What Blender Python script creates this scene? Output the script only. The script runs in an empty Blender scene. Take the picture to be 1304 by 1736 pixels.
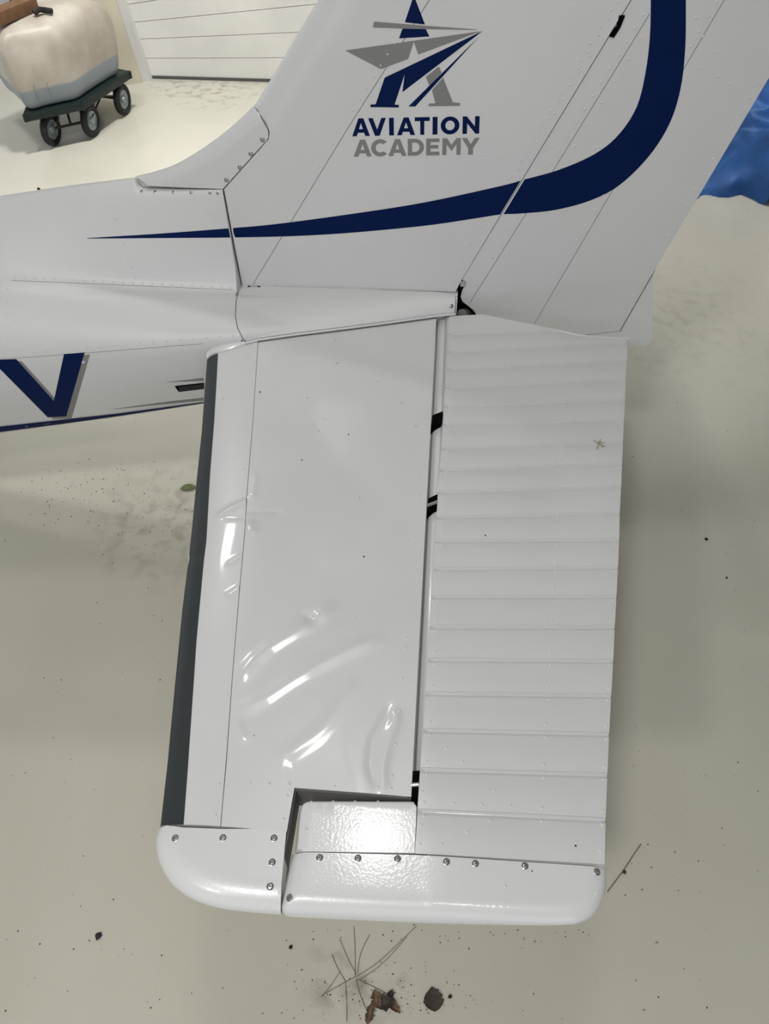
import bpy, bmesh, math, random
import numpy as np
from mathutils import Vector, Matrix, noise
from mathutils.bvhtree import BVHTree
from mathutils.geometry import delaunay_2d_cdt

random.seed(7)
scene = bpy.context.scene
COL = scene.collection
PI = math.pi

# ------------------------------------------------------------------ camera
F = 1300.0                      # focal length in pixels of the 1304 x 1736 frame
PITCH = math.radians(49); YAW = math.radians(4.3)
ZS = 1.10                       # height of the tailplane's upper surface at the hinge line
CAM = Vector((-0.0118, -2.0382, ZS + 1.334))
cam_d = bpy.data.cameras.new('camera'); cam = bpy.data.objects.new('camera', cam_d); COL.objects.link(cam)
cam.location = CAM
cam.rotation_euler = (PI/2 - PITCH, 0, YAW)
cam_d.sensor_fit = 'VERTICAL'; cam_d.sensor_height = 36; cam_d.lens = F/1736*36
cam_d.clip_start = 0.05; cam_d.clip_end = 200
scene.camera = cam

# ------------------------------------------------------------------ light
vs = scene.view_settings
vs.view_transform = 'Standard'; vs.look = 'None'; vs.gamma = 1; vs.use_curve_mapping = False
vs.exposure = 0.09
world = bpy.data.worlds.new('overcast_sky'); scene.world = world; world.use_nodes = True
bg = world.node_tree.nodes['Background']
bg.inputs[0].default_value = (0.93, 0.97, 1.0, 1); bg.inputs[1].default_value = 0.88
LAMPS = [(-0.2, -0.33, 19, 180), (0.9, -2.9, 12, 180), (-2.7, 2.2, 30, 120), (-2.2, -4.9, 70, 180), (5.2, -1.5, 10, 180), (-0.9, -3.4, 92, 180), (-1.5, 3.1, 40, 75), (3.2, 3.9, 38, 80)]   # x, y, watts, beam angle; last two added, unseen
LAMP_Z = 5.0

# ------------------------------------------------------------------ ray helpers (pixel -> place)
fw = Vector((-math.sin(YAW)*math.cos(PITCH), math.cos(YAW)*math.cos(PITCH), -math.sin(PITCH)))
rt = Vector((math.cos(YAW), math.sin(YAW), 0))
upv = Vector((-math.sin(YAW)*math.sin(PITCH), math.cos(YAW)*math.sin(PITCH), math.cos(PITCH)))
def ray(px, py): return fw + rt*((px-652)/F) + upv*((868-py)/F)
def atz(px, py, z=0.0):
    d = ray(px, py); return CAM + d*((z-CAM.z)/d.z)
def aty(px, py, y):
    d = ray(px, py); return CAM + d*((y-CAM.y)/d.y)
def atf(px, py, zf):
    p = atz(px, py, ZS)
    for _ in range(6): p = atz(px, py, zf(p.x, p.y))
    return p

# ------------------------------------------------------------------ materials
def mat(name, col, rough=0.5, metal=0.0, var=0.06, scale=6.0, bump=0.0, bscale=60.0, coat=0.0, col2=None, detail=4):
    m = bpy.data.materials.new(name); m.use_nodes = True
    nt = m.node_tree; b = nt.nodes['Principled BSDF']
    tc = nt.nodes.new('ShaderNodeTexCoord')
    n = nt.nodes.new('ShaderNodeTexNoise'); n.inputs['Scale'].default_value = scale; n.inputs['Detail'].default_value = detail
    nt.links.new(tc.outputs['Object'], n.inputs['Vector'])
    r = nt.nodes.new('ShaderNodeValToRGB')
    c2 = col2 or tuple(min(1, c*(1-var)) for c in col)
    r.color_ramp.elements[0].position = 0.35; r.color_ramp.elements[1].position = 0.65
    r.color_ramp.elements[0].color = (*c2, 1); r.color_ramp.elements[1].color = (*col, 1)
    nt.links.new(n.outputs['Fac'], r.inputs['Fac']); nt.links.new(r.outputs['Color'], b.inputs['Base Color'])
    b.inputs['Roughness'].default_value = rough; b.inputs['Metallic'].default_value = metal
    if coat: b.inputs['Coat Weight'].default_value = coat; b.inputs['Coat Roughness'].default_value = 0.065
    if bump:
        n2 = nt.nodes.new('ShaderNodeTexNoise'); n2.inputs['Scale'].default_value = bscale; n2.inputs['Detail'].default_value = 2
        nt.links.new(tc.outputs['Object'], n2.inputs['Vector'])
        bp = nt.nodes.new('ShaderNodeBump'); bp.inputs['Strength'].default_value = bump; bp.inputs['Distance'].default_value = 0.002
        nt.links.new(n2.outputs['Fac'], bp.inputs['Height']); nt.links.new(bp.outputs['Normal'], b.inputs['Normal']); nt.links.new(bp.outputs['Normal'], b.inputs['Coat Normal'])
    return m
M = {}
M['white'] = mat('white_aircraft_paint', (0.60, 0.605, 0.61), 0.33, var=0.03, scale=5, bump=0.012, bscale=420, coat=0.4)
M['body'] = mat('white_fuselage_paint', (0.60, 0.605, 0.61), 0.45, var=0.03, scale=5)
M['white2'] = mat('white_cap_paint', (0.62, 0.625, 0.63), 0.30, var=0.02, scale=5, bump=0.09, bscale=190, coat=0.35)
M['blue'] = mat('navy_blue_vinyl', (0.0006, 0.0095, 0.062), 0.5, var=0.06); M['blue'].node_tree.nodes['Principled BSDF'].inputs['Specular IOR Level'].default_value = .08
M['grey'] = mat('grey_vinyl', (0.20, 0.20, 0.195), 0.45, var=0.06)
M['boot'] = mat('grey_edge_paint', (0.034, 0.040, 0.042), 0.38, var=0.08, scale=9)
M['boot'].node_tree.nodes['Principled BSDF'].inputs['Specular IOR Level'].default_value = .3
M['seam'] = mat('dark_panel_gap', (0.10, 0.10, 0.095), 0.6)
M['black'] = mat('black_recess', (0.004, 0.004, 0.004), 0.8)
M['black'].node_tree.nodes['Principled BSDF'].inputs['Specular IOR Level'].default_value = 0
M['metal'] = mat('screw_metal', (0.55, 0.55, 0.54), 0.3, metal=0.8)
M['ridge'] = mat('bead_paint', (0.70, 0.705, 0.70), 0.25, var=0.03)

def floor_material():
    m = bpy.data.materials.new('grey_beige_epoxy_floor'); m.use_nodes = True
    nt = m.node_tree; N = nt.nodes; L = nt.links; b = N['Principled BSDF']
    tc = N.new('ShaderNodeTexCoord')
    def nz(s, d=4, dist=0):
        n = N.new('ShaderNodeTexNoise'); n.inputs['Scale'].default_value = s; n.inputs['Detail'].default_value = d
        n.inputs['Distortion'].default_value = dist; L.new(tc.outputs['Object'], n.inputs['Vector']); return n
    def ramp(src, p0, p1, c0, c1):
        r = N.new('ShaderNodeValToRGB'); r.color_ramp.elements[0].position = p0; r.color_ramp.elements[1].position = p1
        r.color_ramp.elements[0].color = (*c0, 1); r.color_ramp.elements[1].color = (*c1, 1); L.new(src, r.inputs['Fac']); return r
    def mixc(fac, a, bb, mode='MIX'):
        x = N.new('ShaderNodeMix'); x.data_type = 'RGBA'; x.blend_type = mode
        if isinstance(fac, float): x.inputs[0].default_value = fac
        else: L.new(fac, x.inputs[0])
        for k, v in ((6, a), (7, bb)):
            if isinstance(v, tuple): x.inputs[k].default_value = (*v, 1)
            else: L.new(v, x.inputs[k])
        return x.outputs[2]
    base = ramp(nz(1.4, 5, .6).outputs['Fac'], .3, .7, (0.52, 0.502, 0.428), (0.565, 0.55, 0.475)).outputs['Color']
    # grimy patches: (x, y, radius, strength)
    spots = [(-1.05, -0.05, .42, .55), (-0.55, -0.10, .22, .5), (-0.16, -1.63, .13, .8), (-0.05, -1.66, .10, .7), (-1.85, 4.45, .45, .7), (-2.2, 4.5, .3, .6), (-0.9, 3.2, .7, .35), (1.2, 1.6, .8, .22)]
    gr = nz(14, 9, .3)
    col = base
    for (x, y, rad, st) in spots:
        d = N.new('ShaderNodeVectorMath'); d.operation = 'DISTANCE'; L.new(tc.outputs['Object'], d.inputs[0]); d.inputs[1].default_value = (x, y, 0)
        mr = N.new('ShaderNodeMapRange'); L.new(d.outputs['Value'], mr.inputs[0]); mr.inputs[1].default_value = rad; mr.inputs[2].default_value = 0; mr.inputs[3].default_value = 0; mr.inputs[4].default_value = st
        mul = N.new('ShaderNodeMath'); mul.operation = 'MULTIPLY'; L.new(mr.outputs[0], mul.inputs[0])
        g = ramp(gr.outputs['Fac'], .48, .68, (0, 0, 0), (1, 1, 1)); L.new(g.outputs['Color'], mul.inputs[1])
        col = mixc(mul.outputs[0], col, (0.16, 0.135, 0.10))
    sp = ramp(nz(55, 3).outputs['Fac'], .735, .76, (0, 0, 0), (1, 1, 1))
    col = mixc(sp.outputs['Color'], col, (0.13, 0.11, 0.09))
    L.new(col, b.inputs['Base Color'])
    rr = N.new('ShaderNodeMapRange'); L.new(nz(4, 5).outputs['Fac'], rr.inputs[0]); rr.inputs[3].default_value = .10; rr.inputs[4].default_value = .20
    L.new(rr.outputs[0], b.inputs['Roughness'])
    n2 = nz(130, 2); bp = N.new('ShaderNodeBump'); bp.inputs['Strength'].default_value = .16; bp.inputs['Distance'].default_value = .0016
    L.new(n2.outputs['Fac'], bp.inputs['Height']); L.new(bp.outputs['Normal'], b.inputs['Normal'])
    return m
M['floor'] = floor_material()
M['cream'] = mat('cream_wall_paint', (0.74, 0.69, 0.55), 0.6, var=0.12, scale=3)
M['wallwhite'] = mat('white_wall_paint', (0.88, 0.87, 0.83), 0.55, var=0.10, scale=2.2, bump=.2, bscale=25)
M['trimwhite'] = mat('white_trim_paint', (0.80, 0.80, 0.80), 0.4, var=0.05)
M['ceil'] = mat('ceiling_sheeting', (0.22, 0.22, 0.22), 0.7)
M['sidewall'] = mat('grey_wall_sheeting', (0.42, 0.41, 0.39), 0.6)

# ------------------------------------------------------------------ object helpers
def root_loc(p):
    v = Vector((0, 0, 0))
    while p is not None: v += p.location; p = p.parent
    return v
def mesh_obj(name, verts, faces, m, parent=None, smooth=True, sharp=35, mats=None, fmat=None):
    off = root_loc(parent)
    me = bpy.data.meshes.new(name)
    me.from_pydata([tuple(Vector(v)-off) for v in verts], [], faces)
    bm = bmesh.new(); bm.from_mesh(me); bmesh.ops.recalc_face_normals(bm, faces=bm.faces); bm.to_mesh(me); bm.free()
    for k in (mats or [m]): me.materials.append(k)
    if fmat: me.polygons.foreach_set('material_index', fmat)
    me.polygons.foreach_set('use_smooth', [smooth]*len(me.polygons))
    if smooth and sharp: me.set_sharp_from_angle(angle=math.radians(sharp))
    me.update()
    o = bpy.data.objects.new(name, me); COL.objects.link(o); o.parent = parent
    return o
def tag(o, label=None, cat=None, group=None, kind=None):
    if label: o['label'] = label
    if cat: o['category'] = cat
    if group: o['group'] = group
    if kind: o['kind'] = kind
    return o
def empty(name, loc=(0, 0, 0)):
    o = bpy.data.objects.new(name, None); o.empty_display_size = .1; COL.objects.link(o); o.location = loc; return o
def bvh(*objs):
    vs_, fs = [], []
    for o in objs:
        k = len(vs_); off = root_loc(o.parent)+o.location
        vs_ += [v.co+off for v in o.data.vertices]; fs += [[i+k for i in p.vertices] for p in o.data.polygons]
    return BVHTree.FromPolygons(vs_, fs)
def hit(px, py, t):
    d = ray(px, py).normalized()
    loc, n, i, dist = t.ray_cast(CAM, d)
    if loc is None: return None
    if n.dot(d) > 0: n = -n
    return loc, n
def box_geo(c, s, R=None):
    vs_ = [Vector((x*s[0]/2, y*s[1]/2, z*s[2]/2)) for x in (-1, 1) for y in (-1, 1) for z in (-1, 1)]
    if R: vs_ = [R @ v for v in vs_]
    vs_ = [v+Vector(c) for v in vs_]
    return vs_, [(0, 1, 3, 2), (4, 6, 7, 5), (0, 4, 5, 1), (2, 3, 7, 6), (0, 2, 6, 4), (1, 5, 7, 3)]
def bbox_obj(name, c, s, m, parent=None, R=None, bev=0.0):
    v, f = box_geo(c, s, R)
    bm = bmesh.new(); bv = [bm.verts.new(x) for x in v]
    for q in f: bm.faces.new([bv[i] for i in q])
    if bev: bmesh.ops.bevel(bm, geom=bm.edges[:], offset=bev, segments=2, affect='EDGES', profile=.5)
    bm.verts.index_update()
    vv = [x.co.copy() for x in bm.verts]; ff = [[w.index for w in p.verts] for p in bm.faces]; bm.free()
    return mesh_obj(name, vv, ff, m, parent)
def tube_geo(pts, r, n=8, caps=True, radii=None):
    pts = [Vector(p) for p in pts]; V = []; Fc = []
    for i, p in enumerate(pts):
        t = (pts[min(i+1, len(pts)-1)]-pts[max(i-1, 0)]).normalized()
        a = t.cross(Vector((0, 0, 1)));
        if a.length < .05: a = t.cross(Vector((1, 0, 0)))
        a.normalize(); b_ = t.cross(a); rr = radii[i] if radii else r
        for k in range(n): V.append(p+(a*math.cos(2*PI*k/n)+b_*math.sin(2*PI*k/n))*rr)
    for i in range(len(pts)-1):
        for k in range(n): Fc.append((i*n+k, i*n+(k+1) % n, (i+1)*n+(k+1) % n, (i+1)*n+k))
    if caps: Fc += [tuple(range(n)), tuple((len(pts)-1)*n+k for k in range(n))]
    return V, Fc
def tube(name, pts, r, m, parent=None, n=8, radii=None):
    return mesh_obj(name, *tube_geo(pts, r, n, True, radii), m, parent)
def join(geos):
    V, Fc = [], []
    for v, f in geos:
        k = len(V); V += list(v); Fc += [tuple(i+k for i in q) for q in f]
    return V, Fc
def grid_geo(rows, close=False):
    n = len(rows[0]); V = [v for r in rows for v in r]; Fc = []
    for i in range(len(rows)-1):
        for j in range(n-1 if not close else n):
            Fc.append((i*n+j, i*n+(j+1) % n, (i+1)*n+(j+1) % n, (i+1)*n+j))
    return V, Fc
def lerp_table(knots):
    ks = sorted(knots); a = np.array([k[0] for k in ks]); b_ = np.array([k[1] for k in ks])
    def f(x):
        if x < a[0]: return float(b_[0]+(x-a[0])*(b_[1]-b_[0])/(a[1]-a[0]))
        if x > a[-1]: return float(b_[-1]+(x-a[-1])*(b_[-1]-b_[-2])/(a[-1]-a[-2]))
        return float(np.interp(x, a, b_))
    return f
def densify(poly, step, closed=True):
    out = []; n = len(poly)
    for i in range(n if closed else n-1):
        a = np.array(poly[i], float); b_ = np.array(poly[(i+1) % n], float); k = max(1, int(math.ceil(np.linalg.norm(b_-a)/step)))
        for j in range(k): out.append(tuple(a+(b_-a)*j/k))
    if not closed: out.append(tuple(poly[-1]))
    return out
def smoothline(pts, n=6, closed=False):
    """Catmull-Rom through the points"""
    P = [np.array(p, float) for p in pts]; out = []; N = len(P)
    for i in range(N if closed else N-1):
        if closed: p0, p1, p2, p3 = P[i-1], P[i], P[(i+1) % N], P[(i+2) % N]
        else: p0, p1, p2, p3 = P[max(i-1, 0)], P[i], P[i+1], P[min(i+2, N-1)]
        for j in range(n):
            t = j/n
            out.append(tuple(.5*((2*p1)+(-p0+p2)*t+(2*p0-5*p1+4*p2-p3)*t*t+(-p0+3*p1-3*p2+p3)*t**3)))
    if not closed: out.append(tuple(P[-1]))
    return out
def seg_dist(p, line):
    p = np.array(p); L = np.array(line, float); a = L[:-1]; b_ = L[1:]; d = b_-a
    t = np.clip(((p-a)*d).sum(1)/np.maximum((d*d).sum(1), 1e-12), 0, 1)
    return float(np.sqrt((((a+d*t[:, None])-p)**2).sum(1).min()))
def inside(p, poly):
    x, y = p; c = False; n = len(poly)
    for i in range(n):
        x1, y1 = poly[i]; x2, y2 = poly[i-1]
        if (y1 > y) != (y2 > y) and x < (x2-x1)*(y-y1)/(y2-y1)+x1: c = not c
    return c
def triangulate(loops, extra, holes=False, eps=1e-6):
    pts = []; ed = []
    for lp in loops:
        k = len(pts); pts += [Vector(p[:2]) for p in lp]; n = len(lp); ed += [(k+i, k+(i+1) % n) for i in range(n)]
    pts += [Vector(p) for p in extra]
    r = delaunay_2d_cdt(pts, ed, [], 4 if holes else 1, eps)
    return [tuple(v) for v in r[0]], [tuple(f) for f in r[2]]
def plate(name, poly, place, half, m, parent, rline=None, r=0.02, res=0.03, sharp=40):
    """solid slab from a 2-D outline: half(u,v) is the half thickness, rline the part of the outline that is rounded off"""
    poly = densify(poly, res)
    ext = []
    us = [p[0] for p in poly]; vs_ = [p[1] for p in poly]
    u = min(us)+res*.5
    while u < max(us):
        v = min(vs_)+res*.5
        while v < max(vs_):
            if inside((u, v), poly) and seg_dist((u, v), poly+[poly[0]]) > res*.3 and (not rline or seg_dist((u, v), rline) > r*1.02): ext.append((u, v))
            v += res
        u += res
    if rline:
        rl = densify(rline, max(res*.35, .006), False)
        for fr in (.03, .1, .22, .4, .62, .85, 1.0):
            d = r*fr
            for i in range(len(rl)):
                a = np.array(rl[max(i-1, 0)]); b_ = np.array(rl[min(i+1, len(rl)-1)]); t = (b_-a)/max(np.linalg.norm(b_-a), 1e-9)
                for nn in ((-t[1], t[0]), (t[1], -t[0])):
                    q = (rl[i][0]+nn[0]*d, rl[i][1]+nn[1]*d)
                    if inside(q, poly) and seg_dist(q, rl) > d*.97: ext.append(q); break
    V2, T = triangulate([poly], ext)
    def w(p):
        h = half(*p)
        if rline:
            x = min(seg_dist(p, rline)/r, 1); h *= max(.04, math.sqrt(max(0, 1-(1-x)**2)))
        return h
    H = [w(p) for p in V2]; n = len(V2)
    V = [place(p[0], p[1], h) for p, h in zip(V2, H)]+[place(p[0], p[1], -h) for p, h in zip(V2, H)]
    Fc = list(T)+[tuple(i+n for i in reversed(t)) for t in T]
    cnt = {}
    for t in T:
        for i in range(len(t)):
            a, b_ = t[i], t[(i+1) % len(t)]; cnt.setdefault((min(a, b_), max(a, b_)), []).append((a, b_))
    for e in cnt.values():
        if len(e) == 1: a, b_ = e[0]; Fc.append((b_, a, a+n, b_+n))
    return mesh_obj(name, V, Fc, m, parent, sharp=sharp)
def decal(name, loops, tree, m, parent, off=.0006, step=7, grid=14, holes=False):
    """flat paint laid on a surface"""
    lps = [densify(l, step) for l in loops]
    xs = [p[0] for p in lps[0]]; ys = [p[1] for p in lps[0]]; ext = []
    for gx in np.arange(min(xs)+grid/2, max(xs), grid):
        for gy in np.arange(min(ys)+grid/2, max(ys), grid):
            if inside((gx, gy), lps[0]) and min(seg_dist((gx, gy), l+[l[0]]) for l in lps) > 2.5: ext.append((gx, gy))
    V2, T = triangulate(lps, ext, False, 1e-4)
    if holes: T = [t for t in T if not any(inside((sum(V2[i][0] for i in t)/len(t), sum(V2[i][1] for i in t)/len(t)), l) for l in lps[1:])]
    V = []; bad = set()
    for i, p in enumerate(V2):
        h = hit(p[0], p[1], tree)
        if h is None: bad.add(i); V.append(Vector((0, 0, 0)))
        else: V.append(h[0]+h[1]*off)
    T = [t for t in T if not any(i in bad for i in t)]
    used = sorted({i for t in T for i in t}); mp = {k: j for j, k in enumerate(used)}
    return mesh_obj(name, [V[i] for i in used], [tuple(mp[i] for i in t) for t in T], m, parent)
def ribbon(pxs, tree, width, off=.0005, step=8):
    pts = [hit(x, y, tree) for x, y in densify(pxs, step, False)]
    pts = [p for p in pts if p]
    if len(pts) < 2: print('RIBBON MISS', pxs); return [], []
    rows = []
    for i, (p, n) in enumerate(pts):
        t = (pts[min(i+1, len(pts)-1)][0]-pts[max(i-1, 0)][0]).normalized(); s = n.cross(t).normalized()*width/2
        rows.append([p+s+n*off*.3, p+s*.3+n*off, p-s*.3+n*off, p-s+n*off*.3])
    return grid_geo(rows)
def seams(name, lines, tree, parent, width=.0018, m=None):
    return mesh_obj(name, *join([ribbon(l, tree, width) for l in lines]), m or M['seam'], parent)
def dome(p, n, r, h):
    a = n.orthogonal().normalized(); b_ = n.cross(a); V = []; S = 8
    for rr, hh in ((1.0, -.15), (.8, .62), (.4, .95)):
        for k in range(S): V.append(p+(a*math.cos(2*PI*k/S)+b_*math.sin(2*PI*k/S))*r*rr+n*h*hh)
    Fc = []
    for q in range(2):
        for k in range(S): Fc.append((q*S+k, q*S+(k+1) % S, (q+1)*S+(k+1) % S, (q+1)*S+k))
    Fc.append(tuple(2*S+k for k in range(S)))
    return V, Fc
def rivets(parent, pts, tree, r=.0032, h=.0016, m=None):
    g = []
    for x, y in pts:
        if inside((x, y), SW_ALL): continue
        q = hit(x, y, tree)
        if q: g.append(dome(q[0], q[1], r, h))
    o = mesh_obj('rivets', *join(g), m or M['white'], parent, sharp=60); o['kind'] = 'stuff'; return o
def along(a, b_, step, jit=0):
    n = max(1, int(math.hypot(b_[0]-a[0], b_[1]-a[1])/step))
    return [(a[0]+(b_[0]-a[0])*i/n+random.uniform(-jit, jit), a[1]+(b_[1]-a[1])*i/n+random.uniform(-jit, jit)) for i in range(n+1)]
# a cross-head screw in a cup washer, shared mesh
def screw_mesh():
    S = 14; prof = [(.0062, -.0003), (.0060, .0008), (.0050, .0013), (.0043, .0004), (.0040, .0004), (.0036, .0016), (.0018, .0021)]
    V = [Vector((r*math.cos(2*PI*k/S), r*math.sin(2*PI*k/S), z)) for r, z in prof for k in range(S)]; Fc = []; fm = []
    for q in range(len(prof)-1):
        for k in range(S): Fc.append((q*S+k, q*S+(k+1) % S, (q+1)*S+(k+1) % S, (q+1)*S+k)); fm.append(0 if q in (0, 1, 5) else (1 if q in (2, 3, 4) else 0))
    Fc.append(tuple((len(prof)-1)*S+k for k in range(S))); fm.append(0)
    for ang in (0.4, 0.4+PI/2):
        v, f = box_geo((0, 0, .0021), (.0044, .0011, .0006), Matrix.Rotation(ang, 3, 'Z')); k = len(V); V += v
        for q in f: Fc.append(tuple(i+k for i in q)); fm.append(1)
    me = bpy.data.meshes.new('screw'); me.from_pydata([tuple(v) for v in V], [], Fc)
    me.materials.append(M['metal']); me.materials.append(M['seam']); me.polygons.foreach_set('material_index', fm)
    me.polygons.foreach_set('use_smooth', [True]*len(Fc)); me.set_sharp_from_angle(angle=math.radians(40)); return me
SCREW = screw_mesh()
def screws(parent, pts, tree, s=1.0):
    for x, y in pts:
        q = hit(x, y, tree)
        if not q: continue
        o = bpy.data.objects.new('screw', SCREW); COL.objects.link(o); o.parent = parent
        o.location = q[0]-root_loc(parent); o.rotation_euler = q[1].to_track_quat('Z', 'Y').to_euler(); o.scale = (s, s, s)

# ================================================================== the setting
XW0, XW1, YW0, YW1, ZC = -6.2, 8.0, -7.0, 4.67, 5.6
def struct(o): o['kind'] = 'structure'; return o
struct(mesh_obj('floor', [(XW0, YW0, 0), (XW1, YW0, 0), (XW1, YW1+2.5, 0), (XW0, YW1+2.5, 0)], [(0, 1, 2, 3)], M['floor'], smooth=False))
struct(bbox_obj('ceiling', ((XW0+XW1)/2, (YW0+YW1)/2+.3, ZC+.05), (XW1-XW0, YW1-YW0+1.6, .1), M['ceil']))
struct(bbox_obj('wall_right', (XW1+.1, (YW0+YW1)/2, ZC/2), (.2, YW1-YW0, ZC), M['sidewall']))
# the hangar is open to daylight behind the photographer and through a bay in the left wall
DX0, DX1, DZ = -4.6, 3.6, 4.2; BY0, BY1, BZ = 0.2, 6.0, 4.0
struct(bbox_obj('wall_left', (XW0-.1, (YW0+BY0)/2, ZC/2), (.2, BY0-YW0, ZC), M['sidewall']))
struct(bbox_obj('wall_left_header', (XW0-.1, (BY0+BY1)/2, (ZC+BZ)/2), (.2, BY1-BY0, ZC-BZ), M['sidewall']))
struct(bbox_obj('wall_front', ((XW0+DX0)/2, YW0, ZC/2), (DX0-XW0, .2, ZC), M['sidewall']))
struct(bbox_obj('wall_front_return', ((XW1+DX1)/2, YW0, ZC/2), (XW1-DX1, .2, ZC), M['sidewall']))
struct(bbox_obj('wall_front_header', ((DX0+DX1)/2, YW0, (ZC+DZ)/2), (DX1-DX0, .2, ZC-DZ), M['sidewall']))
# back wall right of the leaning post: wide painted courses with recessed joints
wall = struct(bbox_obj('wall_back', ((-2.55+XW1)/2, YW1+.13, ZC/2), (XW1+2.55, .2, ZC), M['wallwhite']))
XA, XB = -2.52, -0.9
pl = aty(246, 0, YW1); 
def wz(px, py): return aty(px, py, YW1)
cuts = [((246, 131), (450, 138.5)), ((246, 99), (459, 98)), ((249, 66), (453, 57)), ((246, 36), (442, 16.5)), ((246, 3), (442, -26)), ((246, -34), (442, -70)), ((246, -75), (442, -116))]
prev = None
for ci, (a, b_) in enumerate(cuts):
    A = wz(*a); B = wz(*b_); s = (B.z-A.z)/(B.x-A.x); cur = (A.z+s*(XA-A.x), A.z+s*(XB-A.x))
    if prev:
        g = .0022; xm = XA+.72+.25*((ci*37) % 3-1); zm = lambda t, i: t[0]+(t[1]-t[0])*(i-XA)/(XB-XA)
        for x0, x1 in ((XA, XB),):
            z0a, z0b, z1a, z1b = zm(prev, x0)+g, zm(prev, x1)+g, zm(cur, x0)-g, zm(cur, x1)-g
            V = [(x0, YW1+dy, z0a) for dy in (0, .05)]+[(x1, YW1+dy, z0b) for dy in (0, .05)]+[(x1, YW1+dy, z1b) for dy in (0, .05)]+[(x0, YW1+dy, z1a) for dy in (0, .05)]
            mesh_obj('block_course', V, [(0, 2, 4, 6), (1, 7, 5, 3), (0, 1, 3, 2), (2, 3, 5, 4), (4, 5, 7, 6), (6, 7, 1, 0)], M['wallwhite'], wall, smooth=False)
    prev = cur
struct(bbox_obj('dark_gap_strip', ((XA+3)/2, YW1+.005, .012), (3-XA, .03, .02), M['seam']))  # added dark strip standing in for the gap at the wall foot
# leaning white post and the cream wall beside it
def lean(name, quad, y, dy, m):
    V = [Vector(p)+Vector((0, 0, 0)) for p in quad]; V2 = [v+Vector((0, dy, 0)) for v in V]
    return mesh_obj(name, V+V2, [(0, 1, 2, 3), (7, 6, 5, 4), (0, 4, 5, 1), (1, 5, 6, 2), (2, 6, 7, 3), (3, 7, 4, 0)], m, smooth=False)
yp = 4.60
q = [aty(238, 131, yp), aty(254, 131, yp), aty(209, 0, yp), aty(194, 0, yp)]
q[0].z = q[1].z = 0
ext = 3.2; q[2] = q[1]+(q[2]-q[1])*ext; q[3] = q[0]+(q[3]-q[0])*ext
struct(lean('trim_1', q, yp, .08, M['trimwhite']))
a0 = atz(150, 152, 0); a1 = atz(241, 141, 0)
dirx = (a1-a0).normalized(); a0 = a0-dirx*.05
top = aty(196, 0, a1.y)-a1; top *= 4.0
V = [a0, a1, a1+top, a0+top+Vector((-.10, 0, 0)), ]
V += [v+Vector((-.05, .14, 0)) for v in V]
struct(mesh_obj('wall_pier', V, [(0, 1, 2, 3), (7, 6, 5, 4), (0, 4, 5, 1), (1, 5, 6, 2), (2, 6, 7, 3), (3, 7, 4, 0)], M['cream'], smooth=False))
struct(bbox_obj('wall_alcove', ((XW0-2.75)/2, 6.2, ZC/2), (-2.75-XW0, .2, ZC), M['trimwhite']))

# ceiling lamps; the last two are added to brighten the back of the hangar
lamp_lab = ['white bell-shaped ceiling lamp above the airplane tail', 'white bell-shaped ceiling lamp behind the photographer', 'white bell-shaped ceiling lamp near the water tank', 'white bell-shaped ceiling lamp to the left of the fuselage', 'white bell-shaped ceiling lamp on the rudder side', 'white bell-shaped ceiling lamp nearest the open hangar door', 'white bell-shaped lamp added to brighten the floor behind the fin', 'white bell-shaped lamp added to brighten the floor near the blue tarp']
for (x, y, e, spr), lab in zip(LAMPS, lamp_lab):
    t = tag(empty('ceiling_lamp', (x, y, LAMP_Z)), lab, 'lamp', 'hangar ceiling lamps')
    bell = [[Vector((x+r*math.cos(2*PI*k/20), y+r*math.sin(2*PI*k/20), LAMP_Z+h)) for k in range(20)] for r, h in ((.25, 0), (.24, .05), (.19, .13), (.09, .20), (.07, .30), (.01, .31))]
    mesh_obj('shade', *grid_geo(bell, True), M['trimwhite'], t)
    tube('hanger', [(x, y, LAMP_Z+.3), (x, y, ZC)], .008, M['metal'], t)
    ld = bpy.data.lights.new('lamp_light', 'AREA'); ld.shape = 'DISK'; ld.size = .46; ld.energy = e; ld.spread = math.radians(spr); ld.color = (1, .985, .96)
    lo = bpy.data.objects.new('lamp_light', ld); COL.objects.link(lo); lo.parent = t; lo.location = (0, 0, .005)
# portal for the open hangar door behind the photographer
def portal(name, loc, rot, sx, sy):
    pd = bpy.data.lights.new(name, 'AREA'); pd.shape = 'RECTANGLE'; pd.size = sx; pd.size_y = sy; pd.cycles.is_portal = True
    po = bpy.data.objects.new(name, pd); COL.objects.link(po); po.location = loc; po.rotation_euler = rot
portal('door_portal', ((DX0+DX1)/2, YW0+.11, DZ/2), (PI/2, 0, 0), DX1-DX0, DZ)
portal('bay_portal', (XW0+.01, (BY0+BY1)/2, BZ/2), (0, -PI/2, 0), BZ, BY1-BY0)

# ================================================================== the airplane
plane = tag(empty('airplane', (0, 0, 0)), 'white light airplane tail with navy swoosh and a dented tailplane', 'airplane')

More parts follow.
